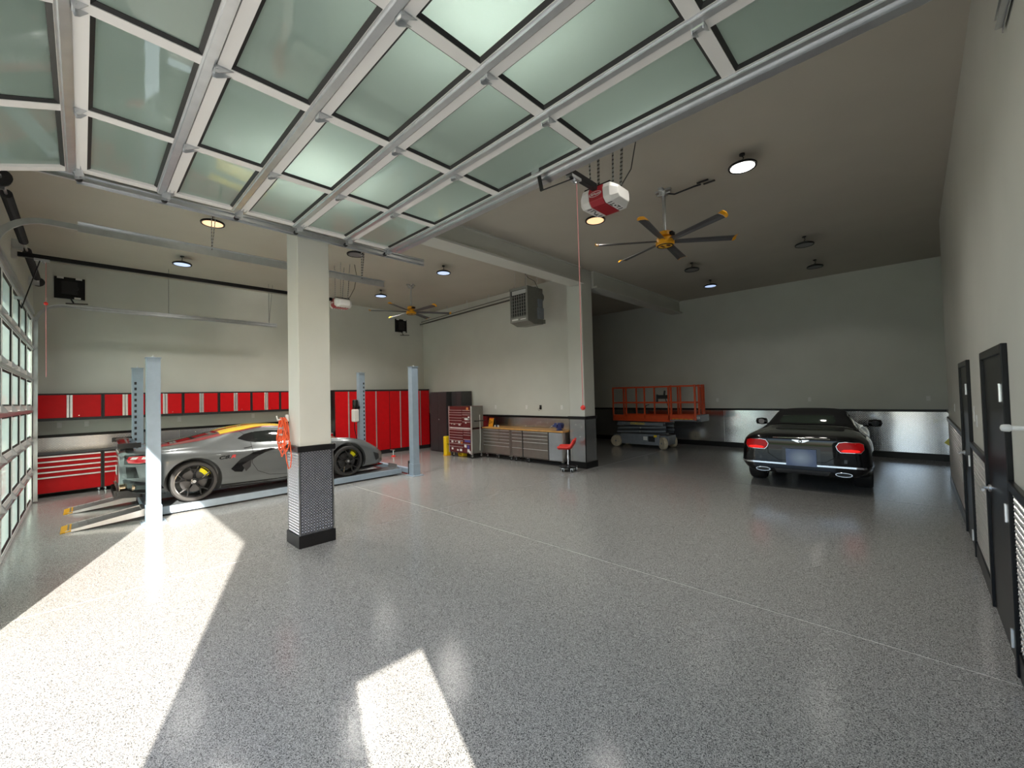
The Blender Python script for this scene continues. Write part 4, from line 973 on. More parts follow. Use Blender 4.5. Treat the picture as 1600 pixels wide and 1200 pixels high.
# ------------------------------------------------------------------ car building tools
def pchip(xk, yk, x):
    xk = np.asarray(xk, float); yk = np.asarray(yk, float); h = np.diff(xk); d = np.diff(yk)/h; m = np.zeros_like(yk)
    for i in range(1, len(xk)-1):
        if d[i-1]*d[i] > 0:
            w1, w2 = 2*h[i]+h[i-1], h[i]+2*h[i-1]; m[i] = (w1+w2)/(w1/d[i-1]+w2/d[i])
    m[0], m[-1] = d[0], d[-1]
    i = np.clip(np.searchsorted(xk, x)-1, 0, len(h)-1); t_ = (x-xk[i])/h[i]
    return ((1+2*t_)*(1-t_)**2)*yk[i]+t_*(1-t_)**2*h[i]*m[i]+t_*t_*(3-2*t_)*yk[i+1]+t_*t_*(t_-1)*h[i]*m[i+1]
def loft(stations, ny=96, sub=6, tail=.03, nose=.03):
    ys_ = [s[0] for s in stations]; K = len(stations[0][1])
    A = np.array([s[1] for s in stations], float)       # S,K,2
    # denser sampling near the ends
    yy = np.concatenate([np.linspace(ys_[i], ys_[i+1], max(3, int(ny*(ys_[i+1]-ys_[i])/(ys_[-1]-ys_[0]))+2), endpoint=False) for i in range(len(ys_)-1)]+[[ys_[-1]]])
    G = np.stack([np.stack([pchip(ys_, A[:, k, c], yy) for c in range(2)], -1) for k in range(K)], 1)   # N,K,2
    rows = []
    for sec in G:
        P = np.vstack([2*sec[0]-sec[1]*[1, 1], sec, 2*sec[-1]-sec[-2]]); P[0] = [-sec[1][0], sec[1][1]]; P[-1] = [-sec[-2][0], sec[-2][1]]
        out = []
        for k in range(1, K):
            p0, p1, p2, p3 = P[k-1], P[k], P[k+1], P[k+2]
            for j in range(sub):
                u = j/sub; out.append(.5*((2*p1)+(-p0+p2)*u+(2*p0-5*p1+4*p2-p3)*u*u+(-p0+3*p1-3*p2+p3)*u**3))
        out.append(P[K]); rows.append(np.array(out))
    def ring(y, r_):
        half = [(max(p[0], 0), y, p[1]) for p in r_]
        return half+[(-p[0], y, p[2]) for p in half[-2:0:-1]]
    rings = []
    c0 = rows[0].mean(0); c1 = rows[-1].mean(0)
    def shr(r_, k): zc = r_[:, 1].mean(); return np.stack([r_[:, 0]*k, zc+(r_[:, 1]-zc)*k], -1)
    rings.append(ring(yy[0]-tail, shr(rows[0], .90))); rings.append(ring(yy[0]-tail*.6, shr(rows[0], .975)))
    for y, r_ in zip(yy, rows): rings.append(ring(y, r_))
    rings.append(ring(yy[-1]+nose*.6, shr(rows[-1], .96))); rings.append(ring(yy[-1]+nose, shr(rows[-1], .85)))
    n = len(rings[0]); mb = MB()
    V = [p for r_ in rings for p in r_]
    F = [(i*n+k, i*n+(k+1) % n, (i+1)*n+(k+1) % n, (i+1)*n+k) for i in range(len(rings)-1) for k in range(n)]
    # end caps as strips across
    for b in (0, (len(rings)-1)*n):
        for k in range(n//2):
            a, c, d, e = b+k, b+k+1, b+(n-k-1) % n, b+(n-k) % n
            q = []
            for v_ in (a, c, d, e):
                if v_ not in q: q.append(v_)
            if len(q) > 2: F.append(tuple(q))
    mb.add(V, F); return mb
def cut(me, cutters, name):
    o = bpy.data.objects.new('work', me); COL.objects.link(o); cs = []
    for cme in cutters:
        c = bpy.data.objects.new('cutter', cme); COL.objects.link(c); cs.append(c)
        b = o.modifiers.new('cut', 'BOOLEAN'); b.object = c; b.operation = 'DIFFERENCE'; b.solver = 'EXACT'
    dg = bpy.context.evaluated_depsgraph_get(); dg.update()
    out = bpy.data.meshes.new_from_object(o.evaluated_get(dg)); out.name = name
    bpy.data.objects.remove(o)
    for c in cs: bpy.data.objects.remove(c)
    return out
class Skin:
    def __init__(s, mb): s.b = BVHTree.FromPolygons([Vector(v) for v in mb.v], mb.f)
    def hit(s, axis, sgn, p):
        o = {'x': Vector((sgn*3, p[0], p[1])), 'y': Vector((p[0], -3 if sgn < 0 else 9, p[1])), 'z': Vector((p[0], p[1], 4))}[axis]
        d = {'x': Vector((-sgn, 0, 0)), 'y': Vector((0, -sgn, 0)), 'z': Vector((0, 0, -1))}[axis]
        loc, nrm, i, dist = s.b.ray_cast(o, d)
        if loc is None:
            q = {'x': Vector((sgn*.9, p[0], p[1])), 'y': Vector((p[0], 0 if sgn < 0 else 4.7, p[1])), 'z': Vector((p[0], p[1], 1.2))}[axis]
            loc, nrm, i, dist = s.b.find_nearest(q)
        if nrm.dot(d) > 0: nrm = -nrm
        return loc, nrm
    def patch(s, poly, axis, sgn, off=.004, step=.035, mb=None):
        mb = mb or MB(); B = []
        n = len(poly)
        for i in range(n):
            a, b = Vector(poly[i]), Vector(poly[(i+1) % n]); m_ = max(1, int((b-a).length/step))
            B += [a+(b-a)*(j/m_) for j in range(m_)]
        xs_ = [p.x for p in B]; ys2 = [p.y for p in B]; I = []
        def inside(x, y):
            c = False; j = n-1
            for i in range(n):
                xi, yi = poly[i]; xj, yj = poly[j]
                if (yi > y) != (yj > y) and x < (xj-xi)*(y-yi)/(yj-yi)+xi: c = not c
                j = i
            return c
        x = min(xs_)+step/2
        while x < max(xs_):
            y = min(ys2)+step/2
            while y < max(ys2):
                if inside(x, y) and min((Vector((x, y))-p).length for p in B) > step*.45: I.append(Vector((x, y)))
                y += step
            x += step
        pts = B+I; r_ = delaunay_2d_cdt(pts, [], [list(range(len(B)))], 1, 1e-6)
        V = []
        for p in r_[0]:
            loc, nrm = s.hit(axis, sgn, p); V.append(tuple(loc+nrm*off))
        mb.add(V, [tuple(f) for f in r_[2]]); return mb
    def strip(s, line, w_, axis, sgn, off=.0035, mb=None):
        mb = mb or MB(); P = []
        for i in range(len(line)-1):
            a, b = Vector(line[i]), Vector(line[i+1]); m_ = max(1, int((b-a).length/.03)); P += [a+(b-a)*(j/m_) for j in range(m_)]
        P.append(Vector(line[-1])); V = []
        for i, p in enumerate(P):
            d = (P[min(i+1, len(P)-1)]-P[max(i-1, 0)]).normalized(); nn = Vector((-d.y, d.x))*w_/2
            for q in (p-nn, p+nn):
                loc, nrm = s.hit(axis, sgn, q); V.append(tuple(loc+nrm*off))
        mb.add(V, [(2*i, 2*i+1, 2*i+3, 2*i+2) for i in range(len(P)-1)]); return mb
def mirror_poly(poly): return [(-p[0], p[1]) for p in poly]
def wheel(parent, x, y, r_, w_, sx, caliper, rim_m, spokes=5, split=True, rimk=.79):
    c = (x, y, r_); ri = r_*rimk
    prof = [(ri, -w_/2), (r_*.93, -w_/2), (r_*.985, -w_/2+.02), (r_, -w_/2+.045), (r_, w_/2-.045), (r_*.985, w_/2-.02), (r_*.93, w_/2), (ri, w_/2), (ri-.012, w_/2-.01), (ri-.012, -w_/2+.01)]
    wv = obj('wheel', MB().lathe(prof, c, 'x', 56, True), M_tyre, parent, smooth=30)
    o_ = sx*w_/2
    obj('rim', MB().lathe([(ri-.01, -w_/2+.01), (ri+.004, w_/2*.2), (ri+.006, w_/2+.003), (ri-.006, w_/2+.006), (ri-.022, w_/2-.03), (ri-.035, -w_/2+.02)] if sx > 0 else [(ri-.01, w_/2-.01), (ri+.004, -w_/2*.2), (ri+.006, -w_/2-.003), (ri-.006, -w_/2-.006), (ri-.022, -w_/2+.03), (ri-.035, w_/2-.02)], c, 'x', 48, True), rim_m, wv, smooth=30)
    xo = x+o_-sx*.02
    for k in range(spokes):
        a = 2*math.pi*k/spokes+math.pi/2
        m = MB()
        fans = ((-.24, .0), (.24, .0)) if split else ((0, 0),)
        for da, _ in fans:
            d0 = Vector((0, math.cos(a), math.sin(a))); d1 = Vector((0, math.cos(a+da), math.sin(a+da)))
            p0 = Vector((xo-sx*.012, y, r_))+d0*.045; p1 = Vector((xo-sx*.004, y, r_))+d0*(ri*.45); p2 = Vector((xo, y, r_))+d1*(ri-.012)
            m.bar(p0, p1, .034, .030, (1, 0, 0)); m.bar(p1, p2, .022 if split else .05, .026, (1, 0, 0))
        obj('spoke', m, rim_m, wv, bevel=.005)
    obj('hub_cap', MB().lathe([(.055, -.02), (.055, .012), (.04, .02), (.001, .02)] if sx > 0 else [(.055, .02), (.055, -.012), (.04, -.02), (.001, -.02)], (xo, y, r_), 'x', 24), rim_m, wv, smooth=30)
    obj('hub_badge', MB().cyl((xo+sx*.018, y, r_), (xo+sx*.022, y, r_), .026, 18), M_alum, wv)
    obj('brake_disc', MB().lathe([(.06, -.012), (ri*.70, -.012), (ri*.70, .012), (.06, .012)], (x+sx*w_*.12, y, r_), 'x', 40), M_disc, wv)
    m = MB(); V = []
    for kk in range(9):
        a = R(20+kk*5.5) if sx > 0 else R(20+kk*5.5)
        for rr, dx in ((ri*.62, -.03), (ri*.86, -.03), (ri*.86, .05), (ri*.62, .05)):
            V.append((x+sx*(w_*.12+dx), y+rr*math.cos(a), r_+rr*math.sin(a)))
    m.add(V, [(4*i+j, 4*i+(j+1) % 4, 4*i+4+(j+1) % 4, 4*i+4+j) for i in range(8) for j in range(4)]+[(0, 1, 2, 3), (32, 35, 34, 33)])
    obj('caliper', m, caliper, wv, bevel=.006)
    return wv
def wells(parent, spec):
    for x0, x1, y, z, r_ in spec:
        m = MB(); n = 24; V = []
        for i in range(n+1):
            a = -.35+(math.pi+.7)*i/n
            V += [(x0, y+r_*math.cos(a), z+r_*math.sin(a)), (x1, y+r_*math.cos(a), z+r_*math.sin(a))]
        m.add(V, [(2*i, 2*i+1, 2*i+3, 2*i+2) for i in range(n)]); m.add([V[2*i] for i in range(n+1)], [tuple(range(n+1))])
        obj('wheel_well', m, M_blackm, parent)
M_tyre = mat('tyre rubber', (.028, .027, .027), .6, noise=.1, nscale=30)
M_disc = mat('brake disc', (.10, .10, .105), .4, .8)
M_wheelblk = mat('gloss black alloy', (.014, .014, .015), .18, coat=.4)
M_gy = mat('grey car paint', (.155, .168, .175), .28, .35, coat=1.0, noise=.02)
M_glassdk = mat('tinted car glass', (.012, .016, .016), .04, spec=.8)
M_gblk = mat('gloss black car trim', (.008, .008, .009), .15, spec=.6)
M_taill = mat('red tail lamp', (.42, .006, .015), .1, coat=.8, emit=(.8, .01, .02), es=.12)
M_tailw = mat('tail lamp clear', (.75, .74, .74), .1)
M_stripey = mat('racing stripe yellow', (.80, .58, .02), .3, coat=.6)
M_stripor = mat('stripe red edge', (.26, .02, .025), .3, coat=.6)
M_calip = mat('yellow caliper', (.82, .75, .01), .35)
M_gold = mat('exhaust tip', (.75, .60, .42), .15, 1.0)
M_gap = mat('panel gap', (.01, .01, .01), .7)
M_redtxt = mat('red decal', (.62, .03, .03), .4)

# ------------------------------------------------------------------ grey mid engine sports car on the lift
car = thing('sports_car', (-9.95, .44, .153), 'grey sports car with yellow roof stripe on lift', 'car')
def sec(zt, w1, z1, w2, z2, w3, z3, w4, z4, w5, z5, w6, z6, w7, z7): return [(0, zt), (w1, z1), (w2, z2), (w3, z3), (w4, z4), (w5, z5), (w6, z6), (w7, z7), (0, z7)]
ST = [
 (0.00, sec(.915, .34, .915, .48, .90, .54, .86, .58, .75, .58, .60, .56, .44, .48, .30)),
 (0.07, sec(.93, .42, .93, .60, .915, .67, .87, .715, .75, .715, .60, .69, .42, .60, .27)),
 (0.18, sec(.945, .46, .945, .70, .925, .78, .88, .835, .76, .835, .60, .81, .41, .72, .24)),
 (0.36, sec(.96, .46, .955, .74, .93, .87, .89, .935, .765, .94, .60, .91, .40, .83, .21)),
 (0.55, sec(.975, .46, .965, .74, .94, .89, .90, .975, .77, .98, .60, .95, .39, .87, .19)),
 (0.90, sec(1.035, .42, 1.02, .66, .975, .87, .91, .985, .77, .99, .60, .96, .38, .88, .16)),
 (1.30, sec(1.115, .40, 1.10, .60, 1.04, .82, .91, .965, .77, .965, .60, .945, .36, .88, .14)),
 (1.65, sec(1.19, .38, 1.18, .57, 1.11, .79, .895, .935, .75, .915, .58, .93, .34, .88, .13)),
 (2.05, sec(1.228, .37, 1.22, .57, 1.16, .79, .88, .915, .73, .895, .55, .92, .32, .88, .12)),
 (2.45, sec(1.205, .38, 1.195, .58, 1.13, .80, .865, .915, .73, .90, .55, .92, .32, .88, .12)),
 (2.80, sec(1.08, .42, 1.06, .62, 1.0, .82, .86, .92, .73, .91, .55, .92, .32, .87, .12)),
 (3.15, sec(.93, .44, .915, .66, .885, .85, .86, .94, .73, .93, .55, .92, .32, .86, .12)),
 (3.62, sec(.81, .44, .80, .68, .83, .86, .835, .955, .72, .955, .56, .93, .34, .86, .13)),
 (4.02, sec(.725, .44, .72, .66, .74, .82, .735, .925, .64, .93, .50, .90, .32, .83, .14)),
 (4.35, sec(.60, .42, .595, .60, .595, .72, .58, .83, .52, .85, .43, .84, .30, .77, .15)),
 (4.55, sec(.48, .36, .475, .50, .47, .60, .455, .68, .42, .70, .36, .70, .28, .64, .17))]
lf = loft(ST); SK = Skin(lf); RA, FA = .90, 3.62
cuts = []
for y, r_ in ((RA, .405), (FA, .395)):
    for s in (-1, 1): cuts.append(MB().cyl((s*.60, y, .345), (s*1.3, y, .345), r_, 48).mesh('cutter'))
me = cut(lf.mesh('body'), cuts, 'body'); me.materials.clear()
obj('body', me, M_gy, car, smooth=38)
wells(car, [(s*.58, s*.95, y, .345, r_) for s in (-1, 1) for y, r_ in ((RA, .41), (FA, .40))])
for s in (-1, 1):
    wheel(car, s*.835, RA, .345, .28, s, M_calip, M_wheelblk); wheel(car, s*.83, FA, .335, .25, s, M_calip, M_wheelblk)
    dlo = [(1.60, 1.0), (1.72, 1.065), (1.90, 1.105), (2.15, 1.115), (2.40, 1.09), (2.62, 1.03), (2.82, .93), (2.74, .89), (2.30, .895), (1.88, .915), (1.74, .945)]
    obj('side_window', SK.patch(dlo, 'x', s, .004), M_glassdk, car, smooth=True)
    obj('window_pillar', SK.patch([(1.60, 1.0), (1.72, 1.068), (1.86, 1.10), (1.88, .912), (1.74, .943)], 'x', s, .006), M_gblk, car, smooth=True)
    blade = [(1.44, .48), (1.60, .64), (1.80, .735), (2.0, .77), (2.21, .785), (2.23, .765), (2.02, .72), (1.88, .66), (1.74, .56), (1.66, .47), (1.62, .40), (1.50, .42)]
    obj('side_intake', SK.patch(blade, 'x', s, .006), M_gblk, car, smooth=True)
    obj('intake_mouth', SK.patch([(1.62, .52), (1.78, .61), (1.76, .48), (1.68, .40)], 'x', s, .009), M_blackm, car)
    g_ = MB()
    SK.strip([(1.80, .92), (1.80, .77), (1.79, .54), (1.88, .38), (2.08, .28), (2.6, .23), (3.05, .25), (3.08, .55), (3.02, .86)], .008, 'x', s, .003, g_)
    obj('door_gap', g_, M_gap, car)
    obj('panel_gap', SK.strip([(1.72, 1.07), (1.62, 1.16)], .008, 'x', s, .003), M_gap, car)
    obj('side_skirt', SK.strip([(1.28, .20), (2.2, .165), (3.2, .19)], .06, 'x', s, .01), M_gblk, car)
    obj('door_handle', SK.patch([(1.66, .83), (1.80, .845), (1.80, .83), (1.67, .815)], 'x', s, .004), M_gap, car)
    def tl(m_): return m_ if s < 0 else [(-p[0], p[1]) for p in m_]
    obj('tail_lamp', SK.patch([(.06, .79), (.09, .845), (.22, .85), (.34, .84), (.40, .80), (.36, .755), (.20, .735), (.08, .745)], 'x', s, .007), M_taill, car)
    obj('side_vent', SK.patch([(.36, .70), (.44, .66), (.42, .50), (.36, .52)], 'x', s, .005), M_blackm, car)
    obj('lamp_lens', SK.patch([(.10, .80), (.13, .83), (.20, .835), (.17, .80)], 'x', s, .011), M_tailw, car)
    obj('lamp_lens', SK.patch([(.23, .80), (.25, .835), (.32, .825), (.29, .795)], 'x', s, .011), M_tailw, car)
    obj('tail_bezel', SK.patch([(.03, .72), (.04, .87), (.36, .87), (.45, .80), (.38, .73), (.2, .715)], 'x', s, .004), M_gblk, car)
    obj('bumper_vent', SK.patch([(.05, .68), (.16, .68), (.20, .50), (.06, .50)], 'x', s, .005), M_gblk, car)
    for k, xo in enumerate((.60, .74)):
        obj('exhaust_tip', MB().lathe([(.05, .0), (.058, -.005), (.058, .10), (.05, .10)], (s*xo, -.02+.14*k, .345), 'y', 20, True), M_gold, car, smooth=40)
    obj('tail_fascia_edge', SK.patch([(.02, .48), (.20, .44), (.44, .40), (.50, .30), (.30, .26), (.06, .29)], 'x', s, .012), M_gblk, car)
    obj('head_lamp', SK.patch([(s*p[0], p[1]) for p in [(.56, 4.12), (.74, 3.85), (.83, 3.72), (.80, 3.95), (.64, 4.22)]], 'z', 1, .005), M_glassdk, car)
    obj('nose_intake', SK.patch([(4.24, .46), (4.40, .40), (4.42, .29), (4.32, .25)], 'x', s, .006), M_blackm, car)
    obj('mirror', MB().lathe([(.02, -.11), (.06, -.09), (.075, 0), (.055, .09), (.02, .10)], (s*1.0, 2.72, .93), 'x', 14).bar((s*.84, 2.74, .88), (s*.95, 2.73, .91), .03, .02), M_gblk, car, smooth=40)
    obj('arch_liner', SK.strip([(RA+.40*math.cos(a), .345+.40*math.sin(a)) for a in np.linspace(-.2, math.pi+.2, 30)], .001, 'x', s, .001), M_gap, car)
tm = text_mb('C8.', .105, .0, True)
for i, (txt, yo, mm) in enumerate((('C8.', 1.35, M_gblk), ('R', 1.485, M_redtxt))):
    tm = text_mb(txt, .105, 0, True); V = []
    for p in tm.v:
        loc, nrm = SK.hit('x', 1, (yo+p[0]*1.25+p[1]*.35, .70+p[1]*.75)); V.append(tuple(loc+nrm*.004))
    tm.v = V; obj('decal_lettering', tm, mm, car)
# roof, glass and stripes seen from above
obj('rear_hatch_glass', SK.patch([(-.40, .62), (.40, .62), (.42, 1.35), (-.42, 1.35)], 'z', 1, .004), M_glassdk, car, smooth=True)
obj('windscreen', SK.patch([(-.52, 2.42), (.52, 2.42), (.66, 3.05), (-.66, 3.05)], 'z', 1, .004), M_glassdk, car, smooth=True)
for s in (-1, 1):
    P = lambda a: [(s*p[0], p[1]) for p in a]
    obj('roof_stripe', SK.patch(P([(.12, 1.38), (.50, 1.36), (.52, 1.75), (.50, 2.40), (.12, 2.40)]), 'z', 1, .0045), M_stripey, car, smooth=True)
    obj('deck_stripe', SK.patch(P([(.42, .30), (.56, .30), (.60, .95), (.56, 1.36), (.44, 1.36)]), 'z', 1, .0045), M_stripor, car, smooth=True)
    obj('stripe_edge', SK.strip(P([(.53, 1.36), (.54, 1.75), (.52, 2.40)]), .03, 'z', 1, .005), M_stripor, car)
    obj('hood_stripe', SK.patch(P([(.08, 3.15), (.32, 3.15), (.28, 4.3), (.08, 4.3)]), 'z', 1, .0045), M_stripey, car, smooth=True)
# wing and diffuser
wg = MB(); n = 13; prof_ = [(-.10, .0), (-.06, .018), (.04, .022), (.12, .0), (.04, .006), (-.06, .004)]; V = []
for i in range(n):
    x = -.90+1.8*i/(n-1); zz = 1.085-.035*abs(x/.9)**2
    V += [(x, .06+p[0], zz+p[1]) for p in prof_]
wg.add(V, [(i*6+k, i*6+(k+1) % 6, (i+1)*6+(k+1) % 6, (i+1)*6+k) for i in range(n-1) for k in range(6)]+[tuple(range(6)), tuple((n-1)*6+k for k in range(6))])
wn = obj('rear_wing', wg, M_gblk, car, smooth=35)
obj('end_plate', MB().box(-.912, -.90, -.06, .22, 1.0, 1.08).box(.90, .912, -.06, .22, 1.0, 1.08), M_gblk, wn)
for s in (-1, 1): obj('wing_pedestal', MB().bar((s*.62, .10, .92), (s*.60, .06, 1.085), .02, .10, (0, 1, 0)), M_gblk, wn)
obj('diffuser', MB().prism([(-.06, .20), (.25, .16), (.25, .30), (-.05, .30)], 'x', -.70, .70), M_gblk, car)
for k in range(5): obj('diffuser_fin', box(-.42+k*.21, -.41+k*.21, -.09, .15, .15, .28), M_gblk, car)
obj('rear_plate', SK.patch([(-.16, .66), (.16, .66), (.16, .50), (-.16, .50)], 'y', -1, .008), M_plastic, car)
obj('front_splitter', MB().prism([(-.86, 3.9), (-.90, 4.15), (-.70, 4.58), (.70, 4.58), (.90, 4.15), (.86, 3.9)], 'z', .11, .13), M_gblk, car)

# ------------------------------------------------------------------ black convertible
car = thing('convertible_car', (-1.505, 8.93, 0), 'black soft top convertible parked at rear wall', 'car', rz=R(4))
M_bk = mat('black car paint', (.005, .005, .006), .3, spec=0.05, coat=.8, coat_rough=.02)
M_cloth = mat('black soft top cloth', (.010, .010, .011), .85, bump=.15, bscale=300)
ST = [
 (0.00, sec(.985, .45, .98, .68, .955, .78, .90, .84, .78, .87, .62, .86, .46, .70, .32)),
 (0.10, sec(1.015, .46, 1.01, .72, .985, .85, .92, .915, .80, .935, .62, .925, .45, .72, .31)),
 (0.40, sec(1.05, .46, 1.045, .74, 1.02, .89, .95, .965, .82, .975, .62, .955, .42, .74, .31)),
 (0.80, sec(1.08, .46, 1.075, .72, 1.045, .89, .96, .98, .83, .985, .62, .965, .36, .88, .20)),
 (1.05, sec(1.115, .46, 1.11, .68, 1.06, .88, .96, .98, .83, .985, .62, .965, .36, .88, .20)),
 (1.35, sec(1.25, .46, 1.235, .64, 1.15, .82, .97, .955, .83, .965, .62, .95, .34, .88, .19)),
 (1.70, sec(1.355, .46, 1.335, .62, 1.24, .80, .97, .935, .82, .945, .60, .94, .32, .88, .19)),
 (2.10, sec(1.395, .46, 1.375, .62, 1.28, .80, .965, .925, .81, .935, .60, .935, .32, .88, .19)),
 (2.50, sec(1.385, .46, 1.365, .62, 1.27, .80, .96, .925, .80, .935, .60, .935, .32, .88, .19)),
 (2.85, sec(1.29, .48, 1.27, .65, 1.18, .82, .955, .93, .80, .94, .60, .935, .32, .88, .19)),
 (3.30, sec(1.06, .50, 1.045, .70, 1.01, .86, .95, .95, .80, .955, .60, .945, .34, .88, .19)),
 (3.80, sec(.99, .50, .985, .72, .97, .88, .93, .965, .79, .97, .60, .95, .36, .88, .20)),
 (4.30, sec(.93, .48, .925, .70, .90, .84, .86, .93, .74, .945, .58, .92, .36, .85, .22)),
 (4.65, sec(.80, .44, .80, .62, .78, .74, .74, .83, .66, .85, .54, .83, .36, .76, .24)),
 (4.76, sec(.70, .40, .70, .56, .68, .66, .65, .74, .60, .76, .50, .74, .36, .68, .26))]
lf = loft(ST); SK = Skin(lf); RA, FA = 1.03, 3.78
cuts = []
for y in (RA, FA):
    for s in (-1, 1): cuts.append(MB().cyl((s*.60, y, .365), (s*1.3, y, .365), .40, 48).mesh('cutter'))
me = cut(lf.mesh('body'), cuts, 'body'); me.materials.clear()
obj('body', me, M_bk, car, smooth=38)
wells(car, [(s*.56, s*.95, y, .365, .405) for s in (-1, 1) for y in (RA, FA)])
M_wheelsil = mat('dark silver alloy', (.22, .22, .23), .2, 1.0)
for s in (-1, 1):
    for y in (RA, FA): wheel(car, s*.83, y, .36, .28, s, M_blackm, M_wheelsil, 7, False)
# soft top
top = [(s_*x, y) for s_, pts in ((1, [(.0, 1.06), (.55, 1.08), (.68, 1.25), (.62, 1.55), (.60, 2.1), (.60, 2.6), (.55, 2.72), (0, 2.74)]), (-1, [(.55, 2.72), (.60, 2.6), (.60, 2.1), (.62, 1.55), (.68, 1.25), (.55, 1.08)])) for x, y in pts]
obj('soft_top', SK.patch(top, 'z', 1, .008), M_cloth, car, smooth=True)
obj('rear_window', SK.patch([(-.42, 1.135), (.42, 1.135), (.46, 1.17), (.42, 1.275), (-.42, 1.275), (-.46, 1.17)], 'y', -1, .014), M_rwin if 'M_rwin' in globals() else mat('rear window glass', (.055, .075, .06), .05, spec=.7), car, smooth=True)
obj('tonneau_trim', SK.strip([(-.72, 1.10), (-.55, 1.02), (0, .99), (.55, 1.02), (.72, 1.10)], .012, 'z', 1, .006), M_chrome, car)
obj('windscreen', SK.patch([(-.58, 2.76), (.58, 2.76), (.68, 3.26), (-.68, 3.26)], 'z', 1, .005), M_glassdk, car, smooth=True)
for s in (-1, 1):
    obj('side_window', SK.patch([(1.62, .985), (1.66, 1.12), (1.80, 1.21), (2.2, 1.265), (2.55, 1.25), (2.80, 1.16), (3.08, .985)], 'x', s, .006), M_glassdk, car, smooth=True)
    obj('soft_top_side', SK.patch([(1.08, .99), (1.20, 1.12), (1.5, 1.24), (1.82, 1.30), (1.80, 1.20), (1.64, 1.11), (1.60, .98)], 'x', s, .007), M_cloth, car, smooth=True)
    obj('belt_trim', SK.strip([(1.1, .975), (1.6, .968), (3.05, .965)], .016, 'x', s, .008), M_chrome, car)
    obj('door_gap', SK.strip([(1.72, .95), (1.72, .6), (1.80, .35), (2.9, .30), (3.02, .5), (3.0, .94)], .008, 'x', s, .003), M_gap, car)
    obj('door_handle', SK.strip([(1.85, .80), (2.05, .80)], .03, 'x', s, .02), M_chrome, car)
    def tl(a): return [(s*p[0], p[1]) for p in a]
    lam = [(.52, .78), (.50, .84), (.54, .90), (.62, .915), (.80, .905), (.85, .88), (.86, .80), (.82, .745), (.56, .74)]
    obj('lamp_surround', SK.patch(tl([(.68+(p[0]-.68)*1.035, .83+(p[1]-.83)*1.07) for p in lam]), 'y', -1, .006), M_chrome, car)
    tl_o = obj('tail_lamp', SK.patch(tl(lam), 'y', -1, .012), M_taill2 if 'M_taill2' in globals() else mat('oval tail lamp red', (.30, .004, .006), .2, spec=.25, emit=(1, .01, .01), es=.07), car, smooth=True)
    obj('lamp_core', SK.patch(tl([(.56, .765), (.60, .79), (.70, .80), (.79, .79), (.82, .77), (.78, .752), (.60, .75)]), 'y', -1, .016), M_lampcore if 'M_lampcore' in globals() else mat('lamp core lit', (.6, .01, .01), .3, spec=.2, emit=(1, .015, .01), es=.45), tl_o)
    ex = [(.59+.125*math.cos(a), .345+.042*math.sin(a)) for a in np.linspace(0, 2*math.pi, 20, endpoint=False)]
    et = [(.59+.12*math.cos(a), .365+.042*math.sin(a)) for a in np.linspace(0, 2*math.pi, 24, endpoint=False)]
    obj('exhaust_tip', MB().prism(tl(et), 'y', -.045, .15), M_chrome, car, bevel=.006, smooth=40)
    obj('exhaust_bore', MB().prism(tl([(.59+.105*math.cos(a), .365+.030*math.sin(a)) for a in np.linspace(0, 2*math.pi, 18, endpoint=False)]), 'y', -.048, -.04), M_blackm, car)
    obj('reflector', SK.patch(tl([(.60, .56), (.64, .56), (.64, .62), (.60, .62)]), 'y', -1, .006), M_gblk, car)
    mr = obj('mirror', MB().lathe([(.02, -.13), (.07, -.11), (.085, 0), (.07, .10), (.02, .12)], (s*1.06, 2.92, 1.05), 'x', 18), M_bk, car, smooth=40)
    obj('mirror_stalk', MB().bar((s*.86, 2.94, .98), (s*1.0, 2.92, 1.0), .04, .03), M_bk, mr)
    obj('mirror_glass', MB().lathe([(.001, -.003), (.062, -.003), (.06, .003), (.001, .003)], (s*1.06, 2.835, 1.05), 'y', 18), M_glassdk, mr)
obj('bumper_strip', SK.strip([(-.95, .50), (-.85, .492), (0, .485), (.85, .492), (.95, .50)], .028, 'y', -1, .012), M_chrome, car)
for s in (-1, 1): obj('bumper_strip_side', SK.strip([(.03, .50), (.62, .50)], .026, 'x', s, .010), M_chrome, car)
obj('boot_gap', SK.strip([(-.50, .99), (-.52, .90), (-.50, .66), (-.34, .55), (.34, .55), (.50, .66), (.52, .90), (.50, .99)], .008, 'y', -1, .003), M_gap, car)
obj('boot_lip', SK.strip([(-.42, .955), (0, .96), (.42, .955)], .010, 'y', -1, .008), M_chrome, car)
pr_ = obj('plate_recess', SK.patch([(-.28, .79), (.28, .79), (.28, .50), (-.28, .50)], 'y', -1, .003), M_gblk, car)
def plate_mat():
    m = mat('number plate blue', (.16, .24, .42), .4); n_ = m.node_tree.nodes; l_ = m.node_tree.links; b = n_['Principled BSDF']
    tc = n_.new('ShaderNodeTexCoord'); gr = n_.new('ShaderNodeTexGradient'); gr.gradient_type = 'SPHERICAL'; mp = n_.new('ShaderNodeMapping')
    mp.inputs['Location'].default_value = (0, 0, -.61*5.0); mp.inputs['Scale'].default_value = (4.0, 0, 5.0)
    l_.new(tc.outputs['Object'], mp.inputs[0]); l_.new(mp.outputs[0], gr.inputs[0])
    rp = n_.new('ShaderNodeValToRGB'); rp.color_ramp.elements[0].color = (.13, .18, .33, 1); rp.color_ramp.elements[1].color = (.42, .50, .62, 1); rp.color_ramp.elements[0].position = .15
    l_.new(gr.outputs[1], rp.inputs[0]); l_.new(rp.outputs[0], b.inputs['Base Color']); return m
obj('number_plate', box(-.225, .225, -.062, -.05, .465, .765), plate_mat(), car, bevel=.004)
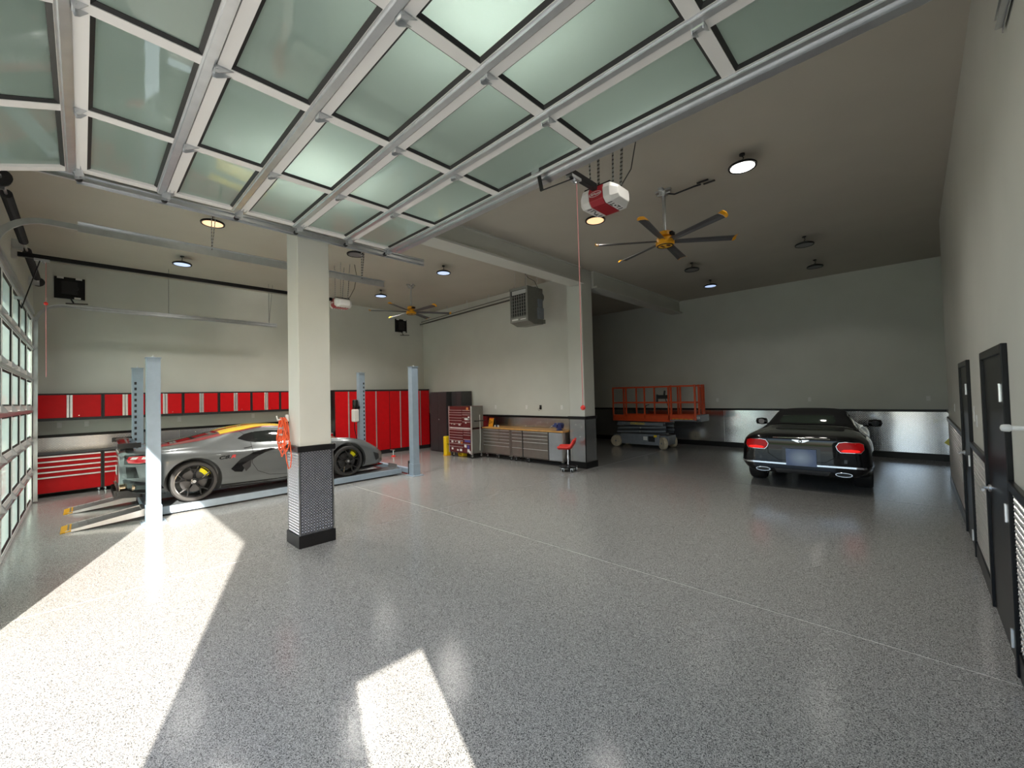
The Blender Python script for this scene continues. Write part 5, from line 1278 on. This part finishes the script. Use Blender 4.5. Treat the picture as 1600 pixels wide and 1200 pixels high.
# winged badge
wb = MB()
for s in (-1, 1):
    wb.prism([(s*.015, .93), (s*.12, .932), (s*.135, .918), (s*.10, .905), (s*.06, .885), (s*.015, .875)], 'y', -.056, -.04)
bd = obj('badge_wings', wb, M_chrome, car, bevel=.003)
obj('badge_oval', MB().lathe([(.001, -.066), (.026, -.064), (.030, -.05), (.030, -.03)], (0, 0, .902), 'y', 20), M_gblk, bd)
tx = text_mb('B', .04, .001, True); xform(tx, Matrix.Translation((0, -.068, .902)) @ Matrix.Rotation(R(90), 4, 'X')); obj('badge_letter', tx, M_chrome, bd)
obj('rear_valance', SK.patch([(-.42, .40), (.42, .40), (.36, .31), (-.36, .31)], 'y', -1, .006), M_blackm, car)
# ------------------------------------------------------------------ give every separate piece of a multi-piece mesh its own object
SPLIT = {'corner_trim', 'valance', 'frame', 'end_plate', 'front_frame', 'rim_frame', 'corner_post', 'toe_board', 'end_rail', 'side_rail', 'side_panel',
         'hanger', 'door_frame', 'trim', 'base_plate', 'scissor_cover', 'cross_bar', 'foot_pad', 'junction_box', 'hanger_rod', 'angle', 'bracket', 'name_plate', 'arm', 'junction', 'marking'}
def islands(me):
    n = len(me.vertices); p = list(range(n))
    def find(a):
        while p[a] != a: p[a] = p[p[a]]; a = p[a]
        return a
    for e in me.edges:
        a, b = find(e.vertices[0]), find(e.vertices[1])
        if a != b: p[a] = b
    g_ = {}
    for poly in me.polygons: g_.setdefault(find(poly.vertices[0]), []).append(poly)
    return list(g_.values())
done = {}
for o in [o for o in COL.objects if o.type == 'MESH' and o.name.split('.')[0] in SPLIT and o.parent is not None]:
    me = o.data
    if me.name not in done:
        gs = islands(me); out = []
        if 1 < len(gs) <= 16:
            for g_ in gs:
                idx = sorted({v for p in g_ for v in p.vertices}); mp = {v: i for i, v in enumerate(idx)}
                nm = bpy.data.meshes.new(me.name.split('.')[0]); nm.from_pydata([me.vertices[v].co[:] for v in idx], [], [tuple(mp[v] for v in p.vertices) for p in g_])
                for m_ in me.materials: nm.materials.append(m_)
                out.append(nm)
        done[me.name] = out
    out = done[me.name]
    if out:
        nmz = o.name.split('.')[0]
        for nm in out[1:]:
            c = o.copy(); c.data = nm; COL.objects.link(c); c.name = nmz
        o.data = out[0]
bpy.context.view_layer.update()
